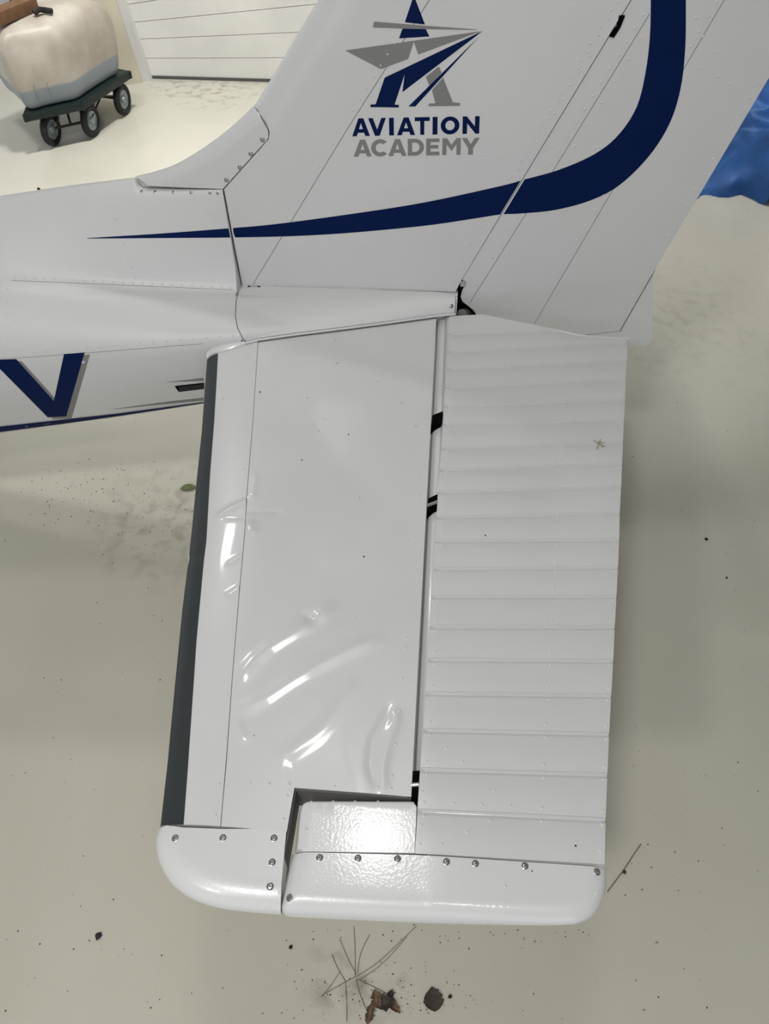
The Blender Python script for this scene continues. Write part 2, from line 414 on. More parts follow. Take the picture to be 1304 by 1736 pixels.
# ---------------------------------------------------------------- fuselage (lofted through rails given as pixel + lateral offset)
HB = .034    # half thickness of the fin at its base
RAILS = [
    [(-330, 392, 0), (0, 336, 0), (60, 325.5, 0), (120, 317, 0), (180, 309, 0), (229, 302, 0), (238, 312, 0), (252, 319, -.012), (310, 320, -.016), (378, 321, -.028), (409, 486, -HB-.004), (600, 491, -HB-.004), (776, 497, -HB)],
    [(-330, 395, -.02), (0, 341, -.018), (120, 323, -.017), (229, 309, -.014), (245, 319, -.0215), (310, 321.5, -.027), (378, 322.5, -.033), (600, 322, -.038)],
    [(-330, 410, -.05), (0, 362, -.042), (229, 333, -.034), (378, 338, -.036), (600, 338, -.040)],
    [(-330, 440, -.10), (0, 400, -.088), (230, 395, -.066), (390, 402, -.044), (600, 402, -.044)],
    [(-330, 480, -.17), (0, 440, -.13), (230, 440, -.092), (398, 450, -.054), (600, 450, -.05)],
    [(-330, 500, -.22), (0, 473, -.17), (200, 482, -.128), (400, 490, -.080), (776, 503, -.045)],
    [(-330, 530, -.28), (0, 500, -.222), (200, 503, -.18), (400, 503, -.118), (776, 506, -.05)],
    [(-330, 560, -.32), (0, 530, -.266), (200, 525, -.224), (400, 522, -.168), (776, 512, -.055)],
    [(-330, 600, -.36), (0, 566, -.305), (200, 555, -.27), (402, 547, -.232), (776, 520, -.06)],
    [(-330, 650, -.385), (0, 607, -.330), (200, 592, -.305), (405, 577, -.280), (776, 530, -.07)],
    [(-330, 710, -.385), (0, 662, -.328), (200, 645, -.30), (340, 634, -.272), (776, 545, -.07)],
    [(-330, 770, -.36), (0, 712, -.300), (200, 690, -.268), (343, 672, -.24), (776, 560, -.065)],
    [(-330, 795, -.33), (0, 733, -.275), (200, 707, -.243), (345, 684, -.215), (776, 568, -.055)],
    [(-330, 788, -.26), (0, 727, -.20), (345, 679, -.15), (776, 570, -.04)],
    [(-330, 770, 0), (0, 700, 0), (345, 655, 0), (776, 545, 0)],
]
rail_f = []
for rl in RAILS:
    w3 = [aty(px, py, y) for px, py, y in rl]
    assert all(w3[i].x < w3[i+1].x for i in range(len(w3)-1)), rl
    rail_f.append((lerp_table([(p.x, p.y) for p in w3]), lerp_table([(p.x, p.z) for p in w3])))
x0 = -3.4; x1 = aty(776, 500, -.04).x
xs = list(np.linspace(x0, -1.3, 14))[:-1]+list(np.linspace(-1.3, x1, 150))
for px, py, y in RAILS[0]:
    xk = aty(px, py, y).x
    if -1.5 < xk < x1: xs.append(xk)
xs += list(np.linspace(aty(378, 321, -.028).x, aty(409, 486, -HB).x, 24))
xs = sorted(xs)
rows = []
for x in xs:
    sec = [Vector((x, fy(x), fz(x))) for fy, fz in rail_f]
    zt_ = sec[0].z
    sec = [Vector((x, min(p.y, 0), min(p.z, zt_-.0004*i) if i < 6 else p.z)) for i, p in enumerate(sec)]
    # a finer, smooth section
    sm = smoothline([(p.y, p.z) for p in sec], 3)
    half_s = [Vector((x, min(0, a), b_)) for a, b_ in sm]
    rows.append(half_s+[Vector((x, -p.y, p.z)) for p in reversed(half_s[:-1])])
fus = mesh_obj('fuselage', *grid_geo(rows, True), M['body'], plane, sharp=58)
k = len(rows[0]); 
T_FUS = bvh(fus)

# ---------------------------------------------------------------- vertical fin
YF = -HB
def fin_pt(px, py): p = aty(px, py, YF); return (p.x, p.z)
LE_px = [(432, 180), (450, 150), (470, 117), (500, 66), (540, 0)]
le = [tuple((aty(px, py, -.006).x, aty(px, py, -.006).z)) for px, py in LE_px]
dle = np.array(le[-1])-np.array(le[-2]); dle /= np.linalg.norm(dle)
le_top = tuple(np.array(le[-1])+dle*.82)
h_lo = fin_pt(770, 494); h_hi = fin_pt(1069, 0); dh = np.array(h_hi)-np.array(h_lo); dh /= np.linalg.norm(dh)
h_top = tuple(np.array(h_lo)+dh*((le_top[1]-h_lo[1])/dh[1]))
fin_poly = [fin_pt(411, 485.5), fin_pt(600, 490), fin_pt(772, 495), fin_pt(782, 476)]+[fin_pt(853, 357), fin_pt(1069, 0), h_top, le_top]+le[::-1]+[fin_pt(457, 223), fin_pt(456, 236), fin_pt(380, 321)]
le_full = [le_top]+le[::-1]
fin = plate('vertical_fin', fin_poly, lambda u, v, w: Vector((u, -w, v)), lambda u, v: HB, M['white'], plane, le_full, .075, .04)
T_FIN = bvh(fin)
# dorsal fillet in front of the fin
dl = smoothline([(229, 300.5), (262, 293), (300, 279), (345, 252), (390, 218), (431, 180)], 5)
dl3 = [(aty(a, b_, -.005).x, aty(a, b_, -.005).z) for a, b_ in dl]
dpoly = dl3+[fin_pt(441, 195), fin_pt(455, 220), fin_pt(455.5, 231), fin_pt(451, 239), fin_pt(378, 320.2), fin_pt(310, 319.3), fin_pt(248, 318), fin_pt(236, 311)]
A0 = aty(229, 300, 0).x; A1 = aty(378, 320, 0).x
dors = plate('dorsal_fillet', dpoly, lambda u, v, w: Vector((u, -w, v)), lambda u, v: .0225+(HB-.0225)*min(1, max(0, (u-A0)/(A1-A0))), M['white'], plane, dl3, .032, .025)
T_DOR = bvh(dors)
# ---------------------------------------------------------------- rudder
hA = np.array(fin_pt(800, 470)); hdir = dh; hn = np.array((hdir[1], -hdir[0]))
def rud_half(u, v):
    d = (np.array((u, v))-hA) @ hn
    return max(.004, .031-.052*max(0, d-.02))
def rud_pt(px, py):
    y = -.03
    for _ in range(5): p = aty(px, py, y); y = -rud_half(p.x, p.z)
    return (p.x, p.z)
te_lo = np.array(rud_pt(1110, 458)); te_hi = np.array(rud_pt(1299, 140)); dte = (te_hi-te_lo)/np.linalg.norm(te_hi-te_lo)
te_top = tuple(te_lo+dte*((le_top[1]-te_lo[1])/dte[1]))
off = .0035
def hpt(t): p = np.array(h_lo)+dh*t+hn*off; return tuple(p)
rpoly = [rud_pt(790, 478), rud_pt(784, 492), rud_pt(781, 503), rud_pt(784, 511), rud_pt(793, 518), rud_pt(803, 526), rud_pt(815, 545), rud_pt(850, 572), rud_pt(905, 590), rud_pt(990, 594), rud_pt(1052, 588), rud_pt(1051, 562), tuple(te_lo), tuple(te_hi), te_top, tuple(np.array(h_lo)+dh*((le_top[1]-h_lo[1])/dh[1])+hn*off), hpt(.045)]
rud = plate('rudder', rpoly, lambda u, v, w: Vector((u, -w, v)), rud_half, M['white'], plane, None, .02, .04)
T_RUD = bvh(rud)
def yz(px, py, y): p = aty(px, py, y); return (p.x, p.z)
rcap = [yz(1053, 561, -.006), yz(1110.5, 460, -.006), yz(1107, 470, -.006), yz(1106, 570, -.006), yz(1105, 578, -.006), yz(1100, 584, -.006), yz(1092, 587, -.006), yz(1040, 590, -.006), yz(1040, 575, -.006)]
rcp = plate('rudder_lower_fairing', rcap, lambda u, v, w: Vector((u, -w, v)), lambda u, v: .0055, M['white'], rud, None, .02, .05)
# rudder nose tube and dark hinge slots
nose = [Vector((p[0], 0, p[1])) for p in (hpt(.06), hpt(1.5))]
tube('rudder_nose', nose, .026, M['white'], rud, n=14)
def slot(name, pxs, y0, y1, parent, m=M['black']):
    V = [aty(a, b_, y0) for a, b_ in pxs]; dxz = [Vector((v.x, y1, v.z)) for v in V]; n = len(V)
    return mesh_obj(name, V+dxz, [tuple(range(n)), tuple(range(2*n-1, n-1, -1))]+[(i, n+i, n+(i+1) % n, (i+1) % n) for i in range(n)], m, parent, smooth=False)
slot('hinge_slot', [(1033, 62), (1046, 44), (1050, 26), (1060, 27), (1052, 47), (1041, 64)], -HB-.0012, -.01, fin)
slot('hinge_slot', [(784, 472), (789, 465), (797, 472), (787, 492), (780, 532), (772, 531), (778, 492)], -.030, .02, fin)
slot('tail_recess', [(772, 531), (777, 500), (787, 512), (802, 524), (808, 534), (800, 545), (775, 548)], -.012, .02, fin)
bbox_obj('hinge_bracket', aty(784.5, 480.5, -.036), (.013, .012, .014), M['metal'], fin)
tube('torque_tube', [aty(783, 533, -.06), aty(797, 530, .03)], .016, mat('dark_tube', (.10, .10, .10), .4), fin, 12)
bbox_obj('base_bracket', aty(430.5, 487, -HB-.004), (.022, .006, .008), mat('bracket_grey', (.4, .4, .4), .5), fin)
for a in ((423, 487), (439, 487.6)): bbox_obj('base_gap', aty(a[0], a[1], -HB-.003), (.010, .006, .007), M['black'], fin)

# ---------------------------------------------------------------- horizontal stabilizer surface
LEK = [(351, 604), (345.5, 680), (342, 732), (333, 821), (325.5, 900), (319.5, 955), (310, 1034), (297, 1170), (285, 1300), (273.5, 1405)]
BOOT = [(370, 597), (363.5, 713), (356, 809), (350, 917), (346, 950), (333, 1092), (319, 1300), (311, 1406)]
SEAM = [(438, 575), (429, 713), (419, 836), (415, 905), (406, 1003), (394, 1149), (384.6, 1283), (374, 1405)]
le_w = [atz(px, py, ZS-.034) for px, py in LEK]
xl_ = lerp_table([(p.y, p.x) for p in le_w])
def xl(y): return xl_(min(y, -.285))
def TH(y): t = min(1, max(0, (-y-.1)/1.5)); return .045-.015*t
def prof(s):
    s = min(max(s, 0), 1)
    if s < .32: return math.sqrt(max(0, 1-(1-s/.32)**2))
    return 1-.12*((s-.32)/.68)**1.3
def zmid(y): return ZS-TH(y)*.88
def z0(x, y):
    c = -xl(y); return zmid(y)+TH(y)*prof((x-xl(y))/c)
# dents hammered into the skin: (polyline in the photo, height, half width)
DENT = [
    ([(572, 1010), (545, 1038), (517, 1058), (486, 1075), (456, 1093), (431, 1115), (410, 1140), (392, 1170)], .0040, .0155),
    ([(660, 1070), (588, 1099), (541, 1122), (495, 1148), (450, 1178), (421, 1192), (396, 1197), (376, 1196)], .0034, .0155),
    ([(610, 1140), (580, 1188), (557, 1221), (533, 1243), (494, 1270), (460, 1288)], .0018, .0150),
    ([(522, 1041), (528, 1046)], -.0032, .013),
    ([(668, 1185), (652, 1216), (632, 1250), (627, 1290), (640, 1340)], -.0030, .009),
    ([(670, 1190), (672, 1218), (656, 1262), (648, 1300), (650, 1345)], .0030, .009),
    ([(424, 888), (424, 897)], .0046, .015),
    ([(433, 805), (427, 835)], .0020, .009),
    ([(412, 862), (440, 864), (470, 864)], -.0014, .008),
    ([(405, 1232), (408, 1246)], .0020, .010),
    ([(500, 670), (590, 668), (680, 685)], .0014, .06),
    ([(690, 960), (600, 935), (540, 950)], .0012, .035),
    ([(600, 1290), (480, 1320)], -.0014, .05),
]
DENT_LE = [
    ([(372, 866), (388, 857), (418, 845)], .0032, .008),
    ([(374, 868), (395, 872), (418, 872)], -.0012, .008),
    ([(388, 950), (408, 938)], .0014, .006),
    ([(388, 1004), (404, 994)], .0020, .008),
]
def dent_tab(D): return [(np.array([tuple(atz(a, b_, ZS+.012)[:2]) for a, b_ in pl_]), A, w) for pl_, A, w in D]
DT = dent_tab(DENT); DTL = dent_tab(DENT_LE)
def dents(P, tab):
    """P: (n,2) array -> heights"""
    z = np.zeros(len(P))
    for L, A, w in tab:
        a = L[:-1]; d = L[1:]-a; best = np.full(len(P), 1e9); fac = np.ones(len(P))
        ln = np.sqrt((d*d).sum(1)); cum = np.concatenate([[0], np.cumsum(ln)])
        for i in range(len(a)):
            t = np.clip(((P-a[i])@d[i])/max(d[i]@d[i], 1e-12), 0, 1); q = a[i]+t[:, None]*d[i]
            d2 = ((P-q)**2).sum(1); sel = d2 < best; best = np.where(sel, d2, best)
            sl = cum[i]+t*ln[i]; fd = np.clip(np.minimum(sl, cum[-1]-sl)/(.16*cum[-1]), 0, 1) if cum[-1] > .08 else np.ones(len(P))
            fac = np.where(sel, fd*fd*(3-2*fd), fac)
        z += A*fac*np.exp(-best/(w*w))
    return z
def px_line(K, zf=z0): return lerp_table([(lambda p: (p.y, p.x))(atf(a, b_, zf)) for a, b_ in K])
xb = px_line(BOOT); xs_ = px_line(SEAM)
Y_ROOT = -.06
Y_NOTCH = atf(640, 1346, z0).y; Y_TIP = atf(430, 1406, z0).y; X_NOTCH = atf(498, 1343, z0).x; X_NOTCH2 = atf(487, 1405, z0).x
XTE = -.003
def skin_grid(ya, yb, xa, xb_, nu, nv, tab, lift=0.0, amp=1.0):
    ys = np.linspace(ya, yb, nv); P = []
    for y in ys:
        a, b_ = xa(y), xb_(y)
        for u in np.linspace(0, 1, nu): P.append((a+(b_-a)*u, y))
    P = np.array(P); dz = dents(P, tab)*amp if tab else np.zeros(len(P))
    wv = np.array([noise.noise(Vector((x*5, y*3.2, 3.1)))*.0016+noise.noise(Vector((x*11, y*8, 9.1)))*.0005 for x, y in P])*(1 if tab else 0)
    V = [Vector((P[i][0], P[i][1], z0(*P[i])+dz[i]+wv[i]+lift)) for i in range(len(P))]
    rows = [V[i*nu:(i+1)*nu] for i in range(nv)]
    # turn the rim down so the sheet reads as metal with thickness
    return rows
def skirt(rows, d=.0022):
    rows = [[r[0]-Vector((0, 0, d))]+r+[r[-1]-Vector((0, 0, d))] for r in rows]
    dn = Vector((0, 0, d))
    return [[v-dn for v in rows[0]]]+rows+[[v-dn for v in rows[-1]]]
stab = mesh_obj('horizontal_stabilizer', *join([
    grid_geo(skirt(skin_grid(Y_ROOT, Y_NOTCH, lambda y: xs_(y)+.0009, lambda y: XTE, 110, 330, DT))),
    grid_geo(skirt(skin_grid(Y_NOTCH-.00001, Y_TIP+.001, lambda y: xs_(y)+.0009, lambda y: X_NOTCH+(X_NOTCH2-X_NOTCH)*(y-Y_NOTCH)/(Y_TIP-Y_NOTCH), 60, 18, DT)))]), M['white'], plane, sharp=50)
les = mesh_obj('leading_edge_skin', *grid_geo(skirt(skin_grid(-.24, Y_TIP+.001, lambda y: xb(y), lambda y: xs_(y)-.0009, 26, 300, DTL, .0004))), M['white'], stab, sharp=50)
# grey leading edge: wraps the nose
rows = []
for y in np.linspace(-.27, Y_TIP+.001, 120):
    c = -xl(y); sb = (xb(y)-xl(y))/c; r = []
    for s in [sb, sb*.75, sb*.5, sb*.3, sb*.16, sb*.07, sb*.02, 0]: r.append(Vector((xl(y)+c*s, y, zmid(y)+TH(y)*prof(s)+.0003)))
    for s in [.003, .012, .03, .06, .1]: r.append(Vector((xl(y)+c*s, y, zmid(y)-TH(y)*prof(s)+.0003)))
    dd = .0015*math.exp(-((y-atz(330, 935, ZS).y)/.012)**2)
    rows.append([v-Vector((-dd, 0, dd)) for v in r])
boot = mesh_obj('leading_edge_strip', *grid_geo(rows), M['boot'], stab, sharp=0)
boot['label'] = 'grey painted leading edge strip'
# closed inner body: underside, webs, notch walls
def core(ya, yb, xr, n=20, drop=.0026):
    rows = []
    for y in np.linspace(ya, yb, n):
        c = -xl(y); e = xr(y); se = (e-xl(y))/c; ss = [0, .01, .03, .07, .13, .22, .35, .5, .7, .85, 1.0]; ss = [s*se for s in ss]
        r = [Vector((xl(y)+c*s, y, zmid(y)+max(0, TH(y)*prof(s)-drop))) for s in ss]
        r += [Vector((xl(y)+c*s, y, zmid(y)-max(0, TH(y)*prof(s)-.001))) for s in reversed(ss)]
        rows.append(r)
    V, Fc = grid_geo(rows, True); n_ = len(rows[0]); Fc += [tuple(range(n_)), tuple((len(rows)-1)*n_+i for i in range(n_))]
    return V, Fc
mesh_obj('lower_skin', *join([core(Y_ROOT, Y_NOTCH+.0015, lambda y: XTE-.002), core(Y_NOTCH+.001, Y_TIP+.0015, lambda y: X_NOTCH-.002)]), M['white'], stab)
# plates lining the notch, their dark grey painted in for its shade
M['rib'] = mat('notch_shade_grey', (.13, .13, .125), .6)
bbox_obj('notch_shade_plate', ((X_NOTCH+XTE)/2, Y_NOTCH-.0012, ZS-.040), (XTE-X_NOTCH, .002, .074), M['rib'], stab)
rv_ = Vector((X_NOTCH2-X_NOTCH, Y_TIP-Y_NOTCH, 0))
bbox_obj('notch_shade_plate', ((X_NOTCH+X_NOTCH2)/2+.0012+rv_.x*.45, (Y_NOTCH+Y_TIP)/2+rv_.y*.45, ZS-.042), (rv_.length*1.9, .002, .074), M['rib'], stab, Matrix.Rotation(math.atan2(rv_.y, rv_.x), 3, 'Z'))
# stabilizer tip cap
def ptz(px, py, z): p = atz(px, py, z); return (p.x, p.y)
ZM = zmid(-1.6)
cap_out = [ptz(a, b_, ZM) for a, b_ in smoothline([(270, 1404), (265, 1430), (269, 1458), (281, 1484), (300, 1507), (330, 1526), (370, 1539), (420, 1546), (473, 1550)], 4)]
cap_poly = cap_out+[ptz(474, 1542, ZS), ptz(479, 1480, ZS), ptz(486, 1405.5, ZS), ptz(380, 1405, ZS+.004), ptz(310, 1404, ZS), ptz(285, 1403, ZS-.012)]
def cap_half(x, y): return z0(min(x, -.02), max(y, -1.62))-ZM+.0008 if x > xl(max(y, -1.66))+.10 else TH(-1.6)
stabcap = plate('tip_cap', cap_poly, lambda u, v, w: Vector((u, v, ZM+w)), lambda x, y: TH(-1.6)*(1-.10*min(1, max(0, (x+.36)/.3))), M['white2'], stab, cap_out, .045, .02)
T_STAB = bvh(stab, les, boot, stabcap)

# ---------------------------------------------------------------- elevator
ER = .030; EZC = ZS-ER; XE = .030
def ze(x, y): return EZC+max(.0035, ER-.052*max(0, x-XE))
def pe(px, py): p = atf(px, py, ze); return np.array((p.x, p.y))
BL = [(760, 564.4, 948, 559), (759, 594.7, 1063.5, 579), (757.5, 623.7, 1063, 610), (754.5, 654.6, 1061, 641.7), (752.5, 687.5, 1060, 676), (751, 718, 1058, 710.6), (748.5, 758.3, 1056.5, 748), (745.5, 794.7, 1055, 785), (742.5, 832.4, 1053.5, 824), (740.5, 875.2, 1051, 868), (738, 915.4, 1050, 913), (735.5, 962.8, 1048, 959.5), (732.5, 1009.8, 1045.5, 1008.8), (729, 1060.4, 1042.5, 1061), (725.5, 1115.8, 1040, 1118), (722, 1173, 1036.5, 1177), (718, 1235, 1033, 1242), (712.5, 1301.7, 1030, 1310.9), (708, 1371.6, 1027, 1386.8), (703.5, 1447.5, 1025, 1466)]
def curve(pts):
    P = [np.array(p) for p in pts]; L = [0]
    for i in range(1, len(P)): L.append(L[-1]+np.linalg.norm(P[i]-P[i-1]))
    def f(u):
        t = u*L[-1]
        for i in range(1, len(P)):
            if t <= L[i]+1e-9: return P[i-1]+(P[i]-P[i-1])*((t-L[i-1])/max(L[i]-L[i-1], 1e-9))
        return P[-1]
    return f
lines = [curve([pe(762, 536), pe(818, 533), pe(948, 559)])]
outs = []
for i, (a, b_, c, d) in enumerate(BL): outs.append(curve([pe(a, b_), pe(c, d)]))
ins = [lines[0], curve([pe(760, 564.4), pe(948, 559), pe(985, 568), pe(1068, 573)])]+outs[1:-1]
elev_root = plane
def yTE_x():
    K = [pe(1068, 573)]+[pe(c, d) for a, b_, c, d in BL[1:]]
    return lerp_table([(p[1], p[0]) for p in K])
xte = yTE_x()
vroot = lerp_table([(p[1], p[0]) for p in (pe(818, 533)+(0, .001), pe(948, 559), pe(985, 568), pe(1068, 573))])
Y_E0 = pe(790, 534)[1]; Y_E1 = pe(707, 1446)[1]
rows = []
ysx = list(np.linspace(Y_E0, pe(1068, 573)[1], 14))+list(np.linspace(pe(1068, 573)[1]-.004, Y_E1, 26))
for y in ysx:
    xe = xte(y) if y < pe(1068, 573)[1] else max(.06, min(vroot(y), .55)); xe -= .0015
    r = []
    for t in np.linspace(0, 1, 9): r.append(Vector((xe+(XE-xe)*t, y, ze(xe+(XE-xe)*t, y)-.0070)))
    for a in np.linspace(0, PI, 14)[1:-1]: r.append(Vector((XE-ER*math.sin(a), y, EZC-.006+(ER-.014)*math.cos(a))))
    for t in np.linspace(0, 1, 9): x = XE+(xe-XE)*t; r.append(Vector((x, y, 2*EZC-ze(x, y))))
    rows.append(r)
V, Fc = grid_geo(rows, True); n_ = len(rows[0]); Fc += [tuple(range(n_)), tuple((len(rows)-1)*n_+i for i in range(n_))]
elev = mesh_obj('elevator', V, Fc, M['white'], plane)
panels = []
for k in range(len(BL)):
    ci, co = ins[k], outs[k]; rows = []
    dl_ = [0, .0006, .0022, .0034, .0100, .0112]
    hh = [.0, -.0006, -.0054, -.0058, -.0005, 0] if k else [0]*6
    for u in np.linspace(0, 1, 40):
        a, b_ = ci(u), co(u); ln = max(1e-4, np.linalg.norm(b_-a)); r = []
        fade = min(1, u/.02)
        ds = [min(d, ln*.8) for d in dl_]+[ln*.85 if ln > .012 else ln*.9, ln*.96, max(ln-.0006, ln*.97)]
        hs = [h*fade for h in hh]+[0, 0, 0]
        for d, h in zip(ds, hs):
            q = a+(b_-a)*(d/ln); r.append(Vector((q[0], q[1], ze(*q)+h)))
        rows.append(r)
    o = mesh_obj('skin_panel', *grid_geo(skirt(rows, .0035)), M['white'], elev, sharp=28)
    panels.append(o)
# balance horn and tip cap
def elp(px, py): p = pe(px, py); return (p[0], p[1])
EH = .026
horn_r = [elp(*p) for p in smoothline([(498, 1443), (501, 1410), (504, 1380), (508, 1363), (518, 1354), (540, 1352.5), (620, 1352.5), (707, 1353)], 3)]
horn = plate('balance_horn', horn_r+[elp(703, 1446), elp(600, 1444.5)], lambda u, v, w: Vector((u, v, EZC+w)), lambda x, y: ER-.0005, M['white2'], elev, horn_r, .009, .018)
ZE = EZC
ecap_r = [ptz(a, b_, ZE) for a, b_ in smoothline([(496, 1450), (487, 1488), (478, 1530), (477, 1543), (483, 1550), (500, 1554), (600, 1559.5), (700, 1564), (850, 1568), (950, 1568.5), (985, 1564), (1008, 1550), (1021, 1528), (1027.5, 1500), (1028, 1472)], 3)]
ecap = plate('tip_cap', ecap_r+[elp(1026, 1470.5), elp(705, 1449.5), elp(600, 1446.8), elp(500, 1444.5)], lambda u, v, w: Vector((u, v, ZE+w)), lambda x, y: ze(x, y)-EZC+(.0 if x < .03 else .0012), M['white2'], elev, ecap_r, .03, .02)
T_ELE = bvh(elev, horn, ecap, *panels)
# hinge slots in the gap
def slotz(name, pxs, z, dz, parent, m=M['black']):
    V = [atz(a, b_, z) for a, b_ in pxs]; W = [v-Vector((0, 0, dz)) for v in V]; n = len(V)
    return mesh_obj(name, V+W, [tuple(range(n)), tuple(range(2*n-1, n-1, -1))]+[(i, n+i, n+(i+1) % n, (i+1) % n) for i in range(n)], m, parent, smooth=False)
slotz('hinge_slot', [(733, 704), (751, 697), (749, 715), (731, 721)], ZS-.002, .03, elev)
slotz('hinge_slot', [(726, 845), (743, 837), (741, 858), (724, 866)], ZS-.002, .03, elev)
slotz('hinge_slot', [(696, 1307), (712, 1307), (709, 1352), (690, 1352)], ZS-.002, .03, elev)
tube('hinge_pin', [atz(723, 858, ZS), atz(741, 851, ZS)], .004, M['metal'], elev)
tube('hinge_pin', [atz(697, 1331, ZS), atz(710, 1330, ZS)], .004, M['metal'], elev)

# ---------------------------------------------------------------- root fairing over the stabilizer
FA = [(400, 489), (470, 489), (560, 491), (650, 494), (740, 497), (772, 500)]
FB = [(413, 581), (437, 575), (500, 566), (560, 558.5), (600, 553.5), (650, 547), (700, 540), (740, 534.5), (772, 531)]
def topz(x, y): return z0(min(x, -.002), y)+.004
fb3 = [atf(a, b_, topz) for a, b_ in FB]
fa3 = [aty(a, b_, -HB-.006) for a, b_ in FA]
fbx_y = lerp_table([(p.x, p.y) for p in fb3]); fbx_z = lerp_table([(p.x, p.z) for p in fb3]); fax_z = lerp_table([(p.x, p.z) for p in fa3])
xf0 = fa3[0].x; xf1 = fa3[-1].x
rows = []
for t in np.linspace(0, 1, 60):
    r = []
    # front edge is bowed: start point differs between the two edges
    xa_ = xf0+(xf1-xf0)*t; xb2 = fb3[0].x+(xf1-fb3[0].x)*t
    for s in np.linspace(0, 1, 16):
        bow = .012*math.sin(PI*s)*(1-t)
        x = xa_+(xb2-xa_)*s**1.5-bow
        ya = -HB-.006; yb_ = fbx_y(x); za = fax_z(x); zb = fbx_z(x)
        y = ya+(yb_-ya)*s; bul = (.010+.030*abs(yb_-ya))*(math.sin(PI*s**1.25))**.9
        r.append(Vector((x, y, za+(zb-za)*s**1.4+bul+.0045)))
    e = r[-1]; f0 = r[0]
    r = [f0+Vector((0, .004, -.006))]+r+[e-Vector((0, 0, .006))]
    rows.append(r)
rows = [[v-Vector((.0, 0, .006)) for v in rows[0]]]+rows+[[v+Vector((.002, 0, -.03)) for v in rows[-1]]]
fair = mesh_obj('root_fairing', *grid_geo(rows), M['body'], plane, sharp=45)
T_FAIR = bvh(fair)
# seal lip round the leading edge root
lipA = [(349, 600), (352, 592), (360, 586.5), (380, 579.5), (404, 575.5), (413, 576)]
lipB = [(351, 608), (356, 602), (364, 598), (380, 594), (400, 588), (416, 582)]
rows = []
def zl(x, y): return z0(max(x, xl(y)+.004), y)+.006
for (a, b_), (c, d) in zip(smoothline(lipA, 4), smoothline(lipB, 4)):
    p = atf(a, b_, zl); q_ = atf(c, d, zl); m_ = (p+q_)/2+Vector((0, 0, .004))
    rows.append([p-Vector((0, 0, .02)), p, m_, q_, q_-Vector((0, 0, .012))])
f0 = rows[0]; rows = [[v+Vector((.012, 0, -.05)) for v in f0], [v+Vector((.002, 0, -.025)) for v in f0]]+rows
mesh_obj('root_seal', *grid_geo(rows), M['white2'], fair, sharp=60)
# beaded edge along the fairing foot
pts = [atf(a, b_, lambda x, y: topz(x, y)+.001) for a, b_ in densify([(a, b_+1.5) for a, b_ in FB], 12, False)]
tube('edge_bead', pts, .0032, M['white2'], fair, 8)
pts = [atf(a, b_, lambda x, y: topz(x, y)-.002) for a, b_ in densify([(a, b_+4.5) for a, b_ in FB[1:-1]], 12, False)]
tube('edge_gap', pts, .0012, M['seam'], fair, 6)
mesh_obj('panel_seam', *ribbon([(403.5, 497), (400.5, 510), (399, 535), (402.5, 555), (413.5, 578)], bvh(fus, fair), .0022, .0016, 4), M['seam'], fair)
screws(fair, [(402.5, 493), (412.5, 577.5), (765, 519)], T_FAIR, 1.15)

# ---------------------------------------------------------------- far (starboard) tailplane, plain
def mirror(o, name, parent):
    V = [Vector((v.co.x, -v.co.y, v.co.z)) for v in o.data.vertices]; Fc = [tuple(p.vertices) for p in o.data.polygons]
    return mesh_obj(name, V, Fc, o.data.materials[0], parent, sharp=45)
V, Fc = core(Y_ROOT, Y_TIP, lambda y: XTE, 12, 0)
far_stab = mesh_obj('far_stabilizer', [Vector((v.x, -v.y, v.z)) for v in V], Fc, M['white'], plane)
mirror(stabcap, 'tip_cap', far_stab); mirror(boot, 'leading_edge_strip', far_stab)
far_el = mirror(elev, 'far_elevator', plane); mirror(ecap, 'tip_cap', far_el); mirror(horn, 'balance_horn', far_el)

# ---------------------------------------------------------------- paint: swoosh, letters, emblem
SW_UP = smoothline([(148, 403.6), (270, 396), (388, 387), (470, 379.5), (600, 362), (720, 343), (850, 315), (888, 304.5), (950, 287), (1010, 260), (1050, 227), (1080, 180), (1095, 120), (1102, 60), (1103.5, 0), (1104, -60), (1104, -120), (1106, -260), (1112, -420)], 5)
SW_LO = smoothline([(148, 404.4), (270, 403.5), (390, 402.5), (500, 400), (600, 394), (720, 382.5), (800, 371), (848, 363.5), (880, 362), (940, 356), (1000, 340), (1050, 314), (1100, 265), (1135, 210), (1154, 150), (1162, 80), (1163, 0), (1163, -60), (1162, -120), (1162, -260), (1166, -420)], 5)
def xcut(line, a, b_):
    """part of a line between two slanted limits given as functions of y -> x"""
    return [p for p in line if a(p[1]) <= p[0] <= b_(p[1])]
BIG = lambda y: 1e9
SML = lambda y: -1e9
SW_ALL = SW_UP+SW_LO[::-1]
seamx = lambda y: 389+(y-390)*.18
finte = lambda y: 1069-y*(1069-853)/357.0 if y > 250 else 895
def swoosh(a, b_, ga=0, gb=0):
    A = lambda y: a(y)+ga; B = lambda y: b_(y)-gb
    u = xcut(SW_UP, A, B); l = xcut(SW_LO, A, B)
    def ends(line, u):
        for i in range(len(line)-1):
            for lim, at0 in ((A, True), (B, False)):
                p, q_ = line[i], line[i+1]
                f0, f1 = p[0]-lim(p[1]), q_[0]-lim(q_[1])
                if f0 < 0 <= f1:
                    t = f0/(f0-f1); r = (p[0]+(q_[0]-p[0])*t, p[1]+(q_[1]-p[1])*t)
                    if at0: u.insert(0, r)
                    else: u.append(r)
    ends(SW_UP, u); ends(SW_LO, l)
    return u+l[::-1]
decal('swoosh_stripe', [swoosh(SML, seamx, 0, 1)], T_FUS, M['blue'], fus, grid=10)['label'] = 'navy blue stripe'
decal('swoosh_stripe', [swoosh(seamx, finte, 1, 1)], T_FIN, M['blue'], fin)['label'] = 'navy blue stripe'
